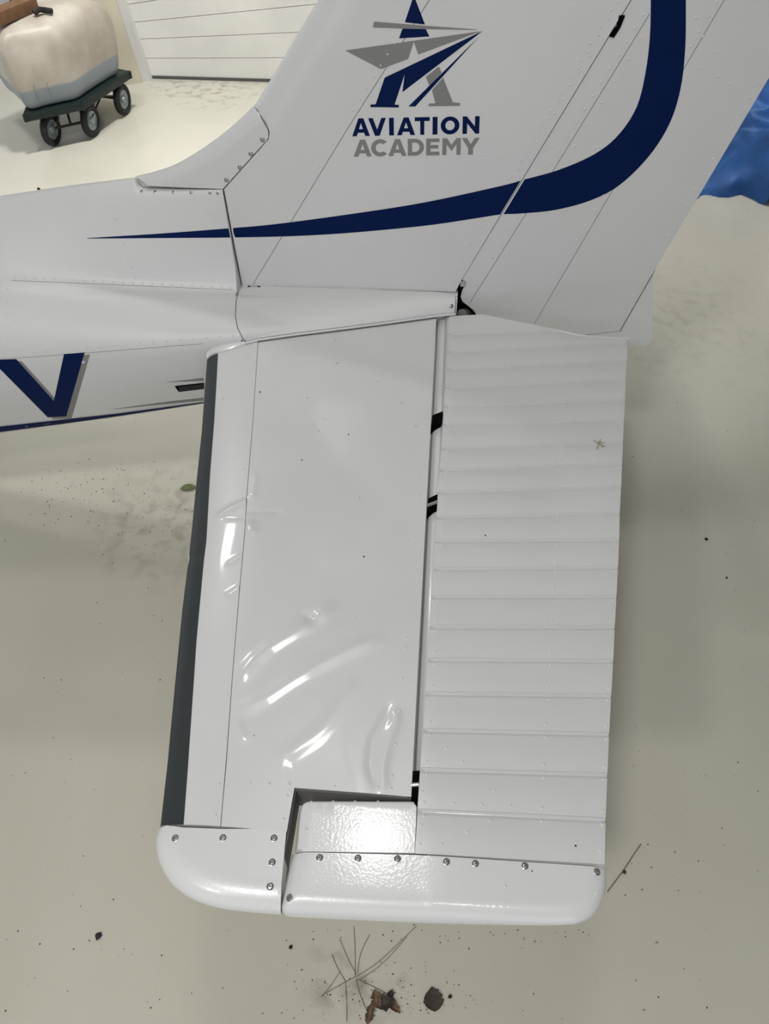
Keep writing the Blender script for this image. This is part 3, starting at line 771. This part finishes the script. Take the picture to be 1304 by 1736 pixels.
decal('swoosh_stripe', [swoosh(lambda y: finte(y)+4.5, BIG, 0, 0)], T_RUD, M['blue'], rud)['label'] = 'navy blue stripe'
def Z(p, ox=560, oy=0, s=4.657): return (ox+p[0]/s, oy+p[1]/s)
LOGO = [
    ('emblem_spire', 'blue', [(657, -30), (663, -30), (748, 193), (589, 175)]),
    ('emblem_spire', 'blue', [(570, 226), (755, 230), (783, 287), (543, 303)]),
    ('emblem_bar', 'grey', [(345, 170), (700, 199), (1165, 233), (1160, 236), (1000, 234), (600, 226), (337, 216)]),
    ('emblem_wing', 'grey', [(118, 398), (1190, 246), (695, 430), (660, 330), (615, 465), (400, 545)]),
    ('emblem_wing', 'blue', [(430, 612), (1205, 243), (570, 727), (587, 588), (508, 825), (543, 828), (540, 848), (317, 845), (317, 825), (358, 823)]),
    ('emblem_ray', 'blue', [(1173, 290), (672, 840), (617, 840)]),
    ('emblem_leg', 'grey', [(755, 607), (858, 525), (880, 573), (783, 680)]),
    ('emblem_leg', 'grey', [(891, 612), (968, 808), (1025, 812), (1025, 835), (777, 838), (777, 818), (830, 815), (803, 712)]),
]
for nm, mk, pts in LOGO: decal(nm, [[Z(p) for p in pts]], T_FIN, M[mk], fin)
def arc(cx, cy, rx, ry, a0, a1, n=18): return [(cx+rx*math.cos(math.radians(a0+(a1-a0)*i/n)), cy+ry*math.sin(math.radians(a0+(a1-a0)*i/n))) for i in range(n+1)]
# heavy geometric capitals in a unit box (x right, y down), given as outline loops
GL = {
    'A': [[(.37, 0), (.65, 0), (1, 1), (.74, 1), (.68, .81), (.32, .81), (.26, 1), (0, 1)], [(.5, .27), (.61, .61), (.39, .61)]],
    'V': [[(0, 0), (.27, 0), (.5, .66), (.74, 0), (1, 0), (.64, 1), (.37, 1)]],
    'I': [[(0, 0), (1, 0), (1, 1), (0, 1)]],
    'T': [[(0, 0), (1, 0), (1, .22), (.64, .22), (.64, 1), (.37, 1), (.37, .22), (0, .22)]],
    'O': [arc(.5, .5, .5, .51, 0, 350, 27), arc(.5, .5, .25, .28, 0, 345, 23)],
    'N': [[(0, 0), (.24, 0), (.73, .58), (.73, 0), (1, 0), (1, 1), (.78, 1), (.27, .40), (.27, 1), (0, 1)]],
    'C': [arc(.58, .5, .58, .51, -44, -316, 24)+arc(.58, .5, .29, .28, -312, -48, 20)],
    'D': [[(0, 0), (.42, 0)]+arc(.45, .5, .55, .5, -85, 85, 18)+[(.42, 1), (0, 1)], [(.27, .22), (.42, .22)]+arc(.44, .5, .29, .28, -80, 80, 14)+[(.42, .78), (.27, .78)]],
    'E': [[(0, 0), (1, 0), (1, .215), (.34, .215), (.34, .39), (.92, .39), (.92, .60), (.34, .60), (.34, .785), (1, .785), (1, 1), (0, 1)]],
    'M': [[(0, 0), (.25, 0), (.5, .40), (.76, 0), (1, 0), (1, 1), (.77, 1), (.77, .36), (.5, .76), (.23, .36), (.23, 1), (0, 1)]],
    'Y': [[(0, 0), (.29, 0), (.5, .38), (.72, 0), (1, 0), (.63, .62), (.63, 1), (.37, 1), (.37, .62)]],
}
def word(letters, tl, tr, bl, br, mk):
    X0, X1 = tl[0], tr[0]
    for ch, xa_, xb2 in letters:
        lps = []
        for lp in GL[ch]:
            o_ = []
            for u, v in lp:
                x = xa_+(xb2-xa_)*u; t = (x-X0)/(X1-X0)
                yt = tl[1]+(tr[1]-tl[1])*t; yb_ = bl[1]+(br[1]-bl[1])*t
                o_.append(Z((x+(v-.5)*(4-8*t), yt+(yb_-yt)*v)))
            lps.append(o_)
        decal('letter', lps, T_FIN, M[mk], fin, step=3, grid=5, holes=len(lps) > 1)
word([('A', 172, 312), ('V', 300, 440), ('I', 465, 502), ('A', 527, 670), ('T', 667, 785), ('I', 808, 847), ('O', 872, 1020), ('N', 1045, 1178)], (172, 935), (1178, 916), (172, 1075), (1178, 1054), 'blue')
word([('A', 183, 327), ('C', 323, 447), ('A', 458, 602), ('D', 612, 740), ('E', 757, 862), ('M', 885, 1030), ('Y', 1037, 1180)], (183, 1104), (1180, 1087), (183, 1237), (1180, 1219), 'grey')
VL = [(-12, 610), (27.6, 608.5), (91.3, 679.4), (108.6, 600), (143.6, 597.3), (112.3, 705.5), (81, 707), (-12, 612)]
VL[0] = (-14, 610); VL[-1] = (-14, 611)
o = decal('letter_shadow', [[(x+9, y+3.5) for x, y in VL]], T_FUS, M['grey'], fus, off=.0005); o['label'] = 'grey drop shadow of the letter'
o = decal('letter', [VL], T_FUS, M['blue'], fus, off=.0011); o['label'] = 'navy blue letter V'
decal('belly_stripe', [[(-30, 727), (0, 722.5), (100, 711.5), (200, 700.5), (290, 688.5), (345, 681.5), (345, 682.6), (290, 691), (200, 704.5), (100, 718.5), (0, 731.5), (-30, 735.5)]], T_FUS, M['blue'], fus, off=.002, step=5, grid=4)['label'] = 'navy blue stripe along the belly'
decal('grey_streak', [[(185, 694.5), (270, 682.5), (345, 674), (345, 678.5), (270, 686)]], T_FUS, M['grey'], fus)
decal('grey_streak', [[(280, 648), (345, 640.5), (345, 645.5)]], T_FUS, M['grey'], fus)
# louvred vent
vent = decal('vent', [[(296, 654), (346, 648.5), (346, 659), (303, 664)]], T_FUS, M['black'], fus, off=.001)
for k in range(4):
    a = (303, 656.0+k*1.9); b_ = (346, 650.8+k*2.3)
    mesh_obj('louvre', *ribbon([a, b_], T_FUS, .0016, .003), M['boot'], vent)

# ---------------------------------------------------------------- seams, rivets, screws
seams('panel_seam', [[(20, 475.5), (200, 483), (395, 491.5)], [(0, 609), (120, 600.5), (240, 591), (345, 582.5)]], T_FUS, fus, .0012)
seams('panel_gap', [[(229, 300), (231, 307), (244, 318.6), (310, 320), (378, 321.2)]], T_FUS, fus, .0026)
seams('panel_gap', [[(379.5, 325), (388, 370), (396, 420), (409, 482)]], T_FUS, fus, .005)
seams('panel_gap', [[(411, 486.5), (600, 491), (772, 496)]], T_FIN, fin, .004)
seams('panel_seam', [[(728, 0), (585, 225), (429, 482)]], T_FIN, fin, .0014)
seams('panel_seam', [[(1102, 23), (950, 270), (797, 513)], [(1228, 0), (1038, 324), (906, 549)], [(1110, 458), (1051, 561)], [(985, 569), (1050, 561)]], T_RUD, rud, .0014)
seams('panel_gap', [[(433, 182), (441, 195), (455, 220), (455.5, 231), (451, 239), (380, 320)]], T_DOR, dors, .003)
fr = []
fr += along((25, 470), (392, 487), 16)+along((12, 601), (395, 569), 22)
fr += [(190, 349), (196, 371), (203, 394), (210, 413), (217, 435), (224, 453), (229, 471)]
fr += [(140, 688), (160, 685.5), (183, 683), (225, 676), (262, 671), (240, 643), (279, 638), (302, 635), (325, 633)]
fr += along((12, 490), (14, 598), 20)
fr = [p for p in fr if not (p[1] > 594 and (p[0] < 42 or 100 < p[0] < 156))]
rivets(fus, fr, T_FUS)
screws(fus, [(240, 324), (263, 325), (294, 326), (324, 326.5), (356, 327), (369, 327.5)], T_FUS, .7)
screws(dors, [(445, 237), (425.5, 261), (407, 284), (384, 305)], T_DOR, 1.1)
fv = along((770, 483), (1058, 3), 16)
fv = [(x-9-(5 if i % 2 else 0), y) for i, (x, y) in enumerate(fv)]
fv += [(577, 412), (600, 422), (621, 430), (643, 437.5), (665, 446), (687, 454), (708, 461.5), (750, 476), (555, 405)]
fv += along((440, 484), (765, 491), 24)+[(x-7, y-3) for x, y in along((722, 0), (432, 475), 22)]
fv += [(402, 320), (422, 333), (447, 349), (470, 365), (824, 270), (848, 269), (870, 287), (884, 288), (853, 275), (900, 270)]
fv += along((1000, 95), (880, 290), 26)
fv = [(x, y) for x, y in fv if not (640 < x < 730 and y < 70)]
rivets(fin, fv, T_FIN, .0028, .0013)
rv = [(x-7, y-3) for x, y in along((1098, 28), (800, 508), 26)]+[(x-7, y-2) for x, y in along((1222, 5), (912, 535), 28)]
rv += [(x-9, y) for x, y in along((1295, 140), (1052, 555), 30)]+[(x+9, y+4) for x, y in along((1080, 60), (805, 500), 40)]
rv += [(1193, 62), (1190, 116), (1213, 88), (1217, 130), (1235, 143), (1180, 30)]
rivets(rud, rv, T_RUD, .0032, .0016)
sv = [(728, 695), (715, 690), (718, 750), (715, 777), (710, 806), (709, 838), (709, 850), (703, 911), (699, 951), (695, 990), (692, 1035), (690, 1083), (687, 1099), (682, 1150), (677, 1205), (671, 1262), (665, 1315), (663, 1337), (731, 600), (729, 650)]
sv += [(457, 838), (520, 836), (575, 836), (633, 836), (690, 837), (670, 894), (460, 1045), (530, 1046), (600, 1049), (669, 1049)]
sv += [(424, 1328), (456, 1329), (490, 1329), (487, 1349), (480, 1389), (567, 1333), (641, 1335)]
sv += [(385, 1179), (382, 1252), (371, 1329), (365, 1382), (403, 940), (395, 1048), (412, 795), (420, 700)]
rivets(stab, sv, T_STAB, .0030, .0016)
screws(stabcap, [(297, 1421), (378, 1420.5), (464.5, 1421), (461.5, 1462), (458, 1503)], T_STAB)
ev = []
for k, (a, b_, c, d) in enumerate(BL[:-1]):
    if k < 3: continue
    for dy in (-12, 11):
        sc_ = .62+.38*(b_-560)/800
        for u in (.035, .66, .982): ev.append((a+(c-a)*u, b_+(d-b_)*u+dy*sc_))
ev += [(757, 1268), (784, 1291), (838, 1340), (769, 1362), (817, 1364), (866, 1366), (831, 1391), (792, 1411), (749, 1431), (712, 1431), (714, 1399), (716, 1342), (1018, 1442), (1020, 1396), (857, 1503)]
rivets(elev, ev, T_ELE, .0030, .0016)
rivets(horn, [(528, 1359.5), (565, 1358.5), (602, 1358.5), (641, 1358.5), (680, 1358.5), (519, 1406)], T_ELE, .0030, .0015)
screws(ecap, [(542, 1454), (607, 1455), (674, 1456), (757, 1461), (806, 1464), (890, 1468), (1012, 1478), (491, 1522)], T_ELE)

# ================================================================== water tank on a cart
dz = .27
A_, B_, C_ = atz(41, 193, dz), atz(138, 173, dz), atz(218, 120, dz)
D_ = C_+Vector((-.42, .16, 0)); E_ = A_+Vector((-.10, .42, 0))
cart = tag(empty('tank_cart', (((A_+C_)/2).x, ((A_+C_)/2).y, 0)), 'dark green steel cart on black wheels carrying the plastic tank', 'cart')
M['green'] = mat('dark_green_paint', (.0035, .015, .014), .5, var=.2)
M['rubber'] = mat('black_rubber', (.012, .012, .012), .7, var=.3, scale=30)
M['rim'] = mat('grey_wheel_rim', (.30, .34, .36), .35, metal=.4)
M['rod'] = mat('black_steel_rod', (.010, .010, .010), .5)
ring = [A_, B_, C_, D_, E_]
n = len(ring); V = [p+Vector((0, 0, 0)) for p in ring]+[p-Vector((0, 0, .012)) for p in ring]
mesh_obj('deck', V, [tuple(range(n)), tuple(range(2*n-1, n-1, -1))]+[(i, (i+1) % n, n+(i+1) % n, n+i) for i in range(n)], M['green'], cart, smooth=False)
for i in range(n):
    a, b_ = ring[i], ring[(i+1) % n]; c = (a+b_)/2; d = b_-a
    bbox_obj('rail', c+Vector((0, 0, -.027)), (d.length+.03, .02, .05), M['green'], cart, Matrix.Rotation(math.atan2(d.y, d.x), 3, 'Z'), .004)
def wheel(c, ax, r=.108, w=.05):
    """tyre with a grey dished rim, axle along ax"""
    ax = ax.normalized(); upd = Vector((0, 0, 1)); sd = ax.cross(upd).normalized(); S = 28
    def rev(prof):
        rows = [[c+ax*x+(sd*math.cos(2*PI*k/S)+upd*math.sin(2*PI*k/S))*rr for k in range(S)] for x, rr in prof]; return grid_geo(rows, True)
    h = w/2
    t = mesh_obj('tyre', *rev([(-h*.5, r*.62), (-h*.9, r*.72), (-h, r*.84), (-h*.8, r*.95), (-h*.35, r), (h*.35, r), (h*.8, r*.95), (h, r*.84), (h*.9, r*.72), (h*.5, r*.62), (-h*.5, r*.62)]), M['rubber'], cart, sharp=50)
    g = [rev([(s*h*.5, r*.62), (s*h*.7, r*.58), (s*h*.35, r*.48), (s*h*.3, r*.25), (s*h*.9, r*.2), (s*h*1.0, r*.12), (s*h*1.0, .001)]) for s in (-1, 1)]
    mesh_obj('rim', *join(g), M['rim'], t, sharp=40)
    return c
w1, w2, w3 = atz(86, 219, .108), atz(153, 204, .108), atz(207, 168, .108)
axf = Vector((.99, -.12, 0)).normalized()
axr = axf
w4 = w3-Vector((.30, -.06, 0))
for c, ax in ((w1, axf), (w2, axf), (w3, axr), (w4, axr)): wheel(c, ax)
for a, b_ in ((w1, w2), (w4, w3)):
    tube('axle', [a, b_], .009, M['rod'], cart)
    m_ = (a+b_)/2
    for t in (.18, .5, .82):
        q_ = a+(b_-a)*t
        tube('strut', [q_, q_+Vector(((.03 if t < .5 else -.02), .05, dz-.108-.01))], .009, M['rod'], cart)
tube('brace', [w2+Vector((0, 0, .0)), w2+(w3-w2)*.45+Vector((0, 0, .10)), w3+Vector((0, 0, .02))], .007, M['rod'], cart)
tube('fork', [w2+Vector((-.03, .02, 0)), B_+Vector((0, 0, -.02))], .014, M['rod'], cart)
tube('fork', [w3+Vector((-.03, .0, 0)), C_+Vector((-.03, -.12, -.02))], .014, M['rod'], cart)

def tank_mat():
    m = mat('translucent_plastic', (.60, .56, .49), .45, var=.12, scale=5, col2=(.44, .39, .33))
    nt = m.node_tree; b = nt.nodes['Principled BSDF']; lk = b.inputs['Base Color'].links[0].from_socket
    tc = nt.nodes.new('ShaderNodeTexCoord'); sx = nt.nodes.new('ShaderNodeSeparateXYZ'); nt.links.new(tc.outputs['Object'], sx.inputs[0])
    n = nt.nodes.new('ShaderNodeTexNoise'); n.inputs['Scale'].default_value = 5; nt.links.new(tc.outputs['Object'], n.inputs[0])
    ad = nt.nodes.new('ShaderNodeMath'); ad.operation = 'MULTIPLY_ADD'; nt.links.new(n.outputs['Fac'], ad.inputs[0]); ad.inputs[1].default_value = .012; nt.links.new(sx.outputs[2], ad.inputs[2])
    mr = nt.nodes.new('ShaderNodeMapRange'); nt.links.new(ad.outputs[0], mr.inputs[0]); mr.inputs[1].default_value = .125; mr.inputs[2].default_value = .14
    mx = nt.nodes.new('ShaderNodeMix'); mx.data_type = 'RGBA'; nt.links.new(mr.outputs[0], mx.inputs[0]); mx.inputs[6].default_value = (.30, .34, .38, 1); nt.links.new(lk, mx.inputs[7])
    nt.links.new(mx.outputs[2], b.inputs['Base Color']); return m
M['tank'] = tank_mat()
# rounded footprint, lofted upward with a barrel bulge
zt0 = dz+.003
foot = [A_+Vector((.02, .03, 0)), B_+Vector((-.03, .02, 0)), C_+Vector((-.045, -.045, 0)), C_+Vector((-.44, .12, 0)), A_+Vector((-.26, .36, 0))]
cen = sum(foot, Vector())/len(foot)
fp = smoothline([tuple(p[:2]) for p in densify([(p.x, p.y) for p in foot], .14)], 4, True)
LV = [(0, .90), (.02, .965), (.05, 1.0), (.14, 1.05), (.24, 1.09), (.33, 1.09), (.40, 1.05), (.445, .98), (.47, .86), (.482, .68), (.49, .42), (.493, .12)]
tank = tag(empty('plastic_tank', (cen.x, cen.y, zt0)), 'big stained translucent plastic tank half filled with liquid, riding on the green cart', 'tank')
rows = []
for h, s in LV:
    rows.append([Vector((cen.x+(x-cen.x)*s-.05*h, cen.y+(y-cen.y)*s, zt0+h)) for x, y in fp])
V, Fc = grid_geo(rows, True); n_ = len(rows[0]); Fc += [tuple(range(n_)), tuple((len(rows)-1)*n_+i for i in range(n_))]
shell = mesh_obj('tank_shell', V, Fc, M['tank'], tank, sharp=0)
T_TANK = bvh(shell)
def rib(pxs, w, m):
    return mesh_obj('tank_rib', *ribbon(pxs, T_TANK, w, .012, 5), m, tank)
rib([(57, 146), (69, 173)], .014, M['tank']); rib([(79, 138), (90, 167)], .014, M['tank'])
# wooden block and a dark hose on the tank
tz = zt0+.47
b0, b1 = atz(9, 41, tz+.03), atz(57, 21, tz+.03); d = b1-b0
tank_top = zt0+.493
blk = bbox_obj('wooden_block', (b0+b1)/2+Vector((-.06, .02, 0)), (d.length+.14, .11, .075), mat('brown_wood', (.20, .10, .045), .6, var=.35, scale=14), None, Matrix.Rotation(math.atan2(d.y, d.x), 3, 'Z'), .006)
blk.location.z += tank_top-(tz+.03)+.0375+.0
tag(blk, 'brown wooden block lying on top of the plastic tank', 'block')
hz = tank_top+.018
tag(tube('filler_hose', [atz(58, 22, hz), atz(66, 16, hz+.012), atz(76, 17, hz), atz(88, 19, hz-.004)], .018, M['rubber'], None, 8), 'short black hose beside the wooden block on the tank', 'hose')
for k, px in enumerate((17, 32)):
    p = aty(px, 0, 6.05); c_ = tube('wall_cable', [p+Vector((0, 0, -.45)), p+Vector((.01, 0, 0)), p+Vector((0, 0, 1.2))], .016, M['rubber'], None, 8)
    tag(c_, ['thin black cable hanging at the far left wall, left one', 'thin black cable hanging at the far left wall, right one'][k], 'cable', 'cables on the far wall')

# ================================================================== blue tarp heap
M['tarp'] = mat('blue_fabric', (.020, .12, .40), .6, var=.25, scale=7, bump=.4, bscale=220)
tl = atz(1190, 331, 0)
rows = []
for i in range(120):
    r = []
    for j in range(120):
        u, v = i/119, j/119; x = tl.x-.16+u*1.5; y = tl.y-.10+v*1.35
        e = min(1, max(0, (x-(tl.x-.13)-.10*math.sin(v*9))/.35))*min(1, max(0, (y-(tl.y-.03)-.05*math.sin(x*11)-.04*math.sin(x*23))/.22))*min(1, (1-u)/.15)*min(1, (1-v)/.15)
        wq = Vector((x*1.7+.35*noise.noise(Vector((x*2.1, y*2.1, 5))), y*1.5+.35*noise.noise(Vector((x*2.3, y*1.9, 8))), .7))
        f1 = 1-abs(noise.noise(Vector((wq.x*2.0+wq.y*1.1, wq.y*1.3-wq.x*.6, 1.3))))*2.2
        f2 = 1-abs(noise.noise(Vector((wq.x*4.3-wq.y*2.2, wq.y*4.6+wq.x*1.2, 4.1))))*2.0
        h = (e**.4)*(.10+.16*min(1, max(0, (y-tl.y)/.6))+.17*f1+.06*f2+.012*noise.noise(Vector((x*16, y*16, 2))))
        r.append(Vector((x, y, max(.003 if e > 0 else -.01, h))))
    rows.append(r)
V, Fc = grid_geo(rows)
keep = [f for f in Fc if max(V[i].z for i in f) > 0]
used = sorted({i for f in keep for i in f}); mp = {k: j for j, k in enumerate(used)}
V = [Vector((V[i].x, V[i].y, max(V[i].z, .001))) for i in used]
tag(mesh_obj('blue_tarp', V, [tuple(mp[i] for i in f) for f in keep], M['tarp'], None, sharp=0), 'crumpled blue fabric tarp heaped on the floor behind the rudder', 'tarp')

# ================================================================== litter
def leaf(name, px, py, L, W, ang, m, label, group=None, curl=.006, notch=False, z=0.0, jag=0.0, cat='leaf'):
    c = atz(px, py, z); ca, sa = math.cos(ang), math.sin(ang); rows = []
    for i in range(13):
        t = i/12; w = W*math.sin(PI*min(1, t*1.02))**.7*(1-.25*t)+.0004
        r = []
        for s in (-1, -.5, 0, .5, 1):
            jj = 1+jag*noise.noise(Vector((t*9, s*3, px)))
            u = (t-.5)*L; v = s*w*jj; zz = .0012+curl*(s*s)*math.sin(PI*t)+curl*.6*t*t+.0012*noise.noise(Vector((u*80, v*80, px)))
            if notch and t < .35 and abs(s) < .3: u += L*.22
            r.append(Vector((c.x+u*ca-v*sa, c.y+u*sa+v*ca, z+max(zz, .0004))))
        rows.append(r)
    V, Fc = grid_geo(rows); k = len(V)
    V += [v-Vector((0, 0, .0004)) for v in V]; Fc += [tuple(i+k for i in reversed(f)) for f in Fc]
    return tag(mesh_obj(name, V, Fc, m, None, sharp=0), label, cat, group)
mg = mat('olive_leaf', (.13, .15, .05), .6, var=.3, scale=60)
mb = mat('dark_brown_leaf', (.050, .036, .027), .7, var=.4, scale=80)
mc = mat('dry_brown_leaf', (.16, .10, .055), .7, var=.5, scale=70)
leaf('green_leaf', 320, 828, .075, .022, .15, mg, 'olive green leaf lying on the floor left of the leading edge')
leaf('dark_leaf', 735, 1694, .058, .030, 1.75, mb, 'round notched dark brown leaf under the elevator tip', notch=True, jag=.4, curl=.004)
for k, (px, py, L, W, a, lab) in enumerate([(638, 1694, .045, .016, 1.9, 'pale curled dry leaf at the left of the litter clump'), (655, 1701, .05, .02, .3, 'largest dry brown leaf in the litter clump'), (668, 1708, .045, .010, -.6, 'narrow dry leaf on the right of the litter clump'), (661, 1690, .035, .010, 1.2, 'small upright dry leaf at the top of the litter clump'), (627, 1719, .05, .012, 1.4, 'crumbled dry leaf at the bottom of the litter clump')]):
    leaf('dry_leaf', px, py, L, W, a, mc if k % 2 == 0 else mb, lab, 'dry leaves in the litter clump', .012, jag=.8)
def crumb_geo(p, r):
    bm = bmesh.new(); bmesh.ops.create_icosphere(bm, subdivisions=1, radius=r)
    for v in bm.verts:
        v.co *= 1+.45*noise.noise(v.co*(1.3/r)+Vector((p.x*50, p.y*50, 0))); v.co.z *= .5
    mz = min(v.co.z for v in bm.verts); bm.verts.index_update()
    V = [v.co+p-Vector((0, 0, mz)) for v in bm.verts]; Fc = [tuple(v.index for v in f.verts) for f in bm.faces]; bm.free(); return V, Fc
md = mat('dark_dirt', (.030, .024, .020), .9, var=.4, scale=90)
for px, py, r, lab in [(168, 1587, .011, 'dark dirt crumb on the floor left of the tip caps'), (1197, 915, .008, 'black bit of debris on the floor right of the elevator'), (1232, 980, .005, 'small black crumb on the floor right of the elevator'), (763, 1690, .006, 'dark crumb beside the round brown leaf'), (493, 1606, .006, 'brown crumb in front of the gap between the tip caps'), (66, 321, .012, 'dark crumb on the floor beyond the fuselage spine')]:
    tag(mesh_obj('dirt_crumb', *crumb_geo(atz(px, py, 0), r), md, None, smooth=False), lab, 'crumb')
p = atz(1197, 915, 0)
g = []
def near_tail(px, py): return 340 < px < 1060 and 560 < py < 1570
for k in range(330):
    px, py = random.uniform(5, 1300), random.uniform(560, 1730)
    if near_tail(px, py): continue
    g.append(crumb_geo(atz(px, py, 0), random.choice((.0010, .0013, .0016, .0022))))
for k in range(150):
    px, py = random.gauss(180, 80), random.gauss(850, 35); g.append(crumb_geo(atz(px, py, 0), random.uniform(.001, .0028)))
for k in range(130):
    px, py = random.gauss(640, 75), random.gauss(1690, 25); g.append(crumb_geo(atz(px, py, 0), random.uniform(.0008, .002)))
for k in range(30): g.append(crumb_geo(atz(random.uniform(480, 1000), random.gauss(1585, 8), 0), random.uniform(.001, .0022)))
tag(mesh_obj('dirt_specks', *join(g), md, None, smooth=False), 'fine dark dirt specks scattered over the grey floor', 'dirt', None, 'stuff')
ms = mat('dry_grass', (.20, .155, .10), .8, var=.3, scale=40)
STR = [[(605, 1655), (640, 1632), (675, 1600), (706, 1570)], [(612, 1660), (650, 1632), (690, 1588)], [(604, 1652), (590, 1625), (576, 1592)], [(606, 1648), (612, 1615), (627, 1584)], [(602, 1654), (602, 1610), (600, 1570)], [(604, 1655), (580, 1668), (545, 1688)], [(576, 1648), (560, 1672), (545, 1690)], [(606, 1660), (640, 1676), (665, 1690)], [(586, 1664), (588, 1700), (588, 1732)], [(604, 1660), (612, 1690), (630, 1730)], [(563, 1618), (572, 1640), (586, 1664)]]
SLAB = ['longest dry grass stalk, pointing at the elevator cap', 'second long stalk alongside the longest one', 'stalk running up left from the tangle centre', 'bent stalk running up right from the tangle centre', 'stalk running straight up under the elevator cap edge', 'stalk running down left from the tangle centre', 'short dark stalk left of the tangle centre', 'stalk running right above the dry leaf clump', 'stalk running straight down left of the dry leaves', 'stalk running from the tangle centre into the dry leaves', 'short stalk at the upper left of the grass tangle']
for st, slab in zip(STR, SLAB):
    pts = [atz(a, b_, .0015+.0012*(i % 2)) for i, (a, b_) in enumerate(smoothline(st, 4))]
    tag(tube('grass_stalk', pts, .0009, ms, None, 5), slab, 'stalk', 'dry grass stalks on the floor')
tag(tube('twig', [atz(a, b_, .0025) for a, b_ in [(1030, 1512), (1045, 1492), (1059, 1473), (1075, 1448), (1087, 1431)]], .0016, ms, None, 6), 'thin straight twig lying beside the elevator trailing corner', 'twig')
tag(mesh_obj('seed_husk', *crumb_geo(atz(1058, 1479, .004), .007), mb, None, smooth=False), 'small brown husk caught on the thin twig', 'husk')
# bits lying on the tailplane
g = []
for px, py, r in [(440.5, 665, .0035), (521, 675, .002), (552, 711, .002), (547, 709, .0015), (591, 737, .003), (512, 780, .003), (541, 731, .002), (610, 844, .002), (617, 944, .003), (640, 647, .002), (572, 616, .0025), (569, 577, .002), (681, 683, .002), (378, 676, .002), (488, 645, .0015), (431, 1247, .0015), (705, 723, .002), (976, 1434, .003), (823, 908, .003), (902, 1477, .002)]:
    q = hit(px, py, T_STAB if px < 745 and not (px > 735) else T_ELE)
    if q: g.append(crumb_geo(q[0], r*.7))
tag(mesh_obj('paint_specks', *join(g), md, None, smooth=False), 'tiny dark specks of grit lying on the white tailplane', 'grit', None, 'stuff')
bug = []
for a, b_ in (((1006, 747), (1022, 757)), ((1018, 746), (1012, 762)), ((1010, 750), (1024, 752)), ((1020, 758), (1026, 757))):
    qa, qb = hit(*a, T_ELE), hit(*b_, T_ELE)
    if qa and qb: bug.append(tube_geo([qa[0]+Vector((0, 0, .002)), qb[0]+Vector((0, 0, .0025))], .0011, 5))
tag(mesh_obj('straw_bit', *join(bug), mat('pale_straw', (.34, .29, .17), .8), None), 'small crossed bit of straw lying on the elevator', 'straw')
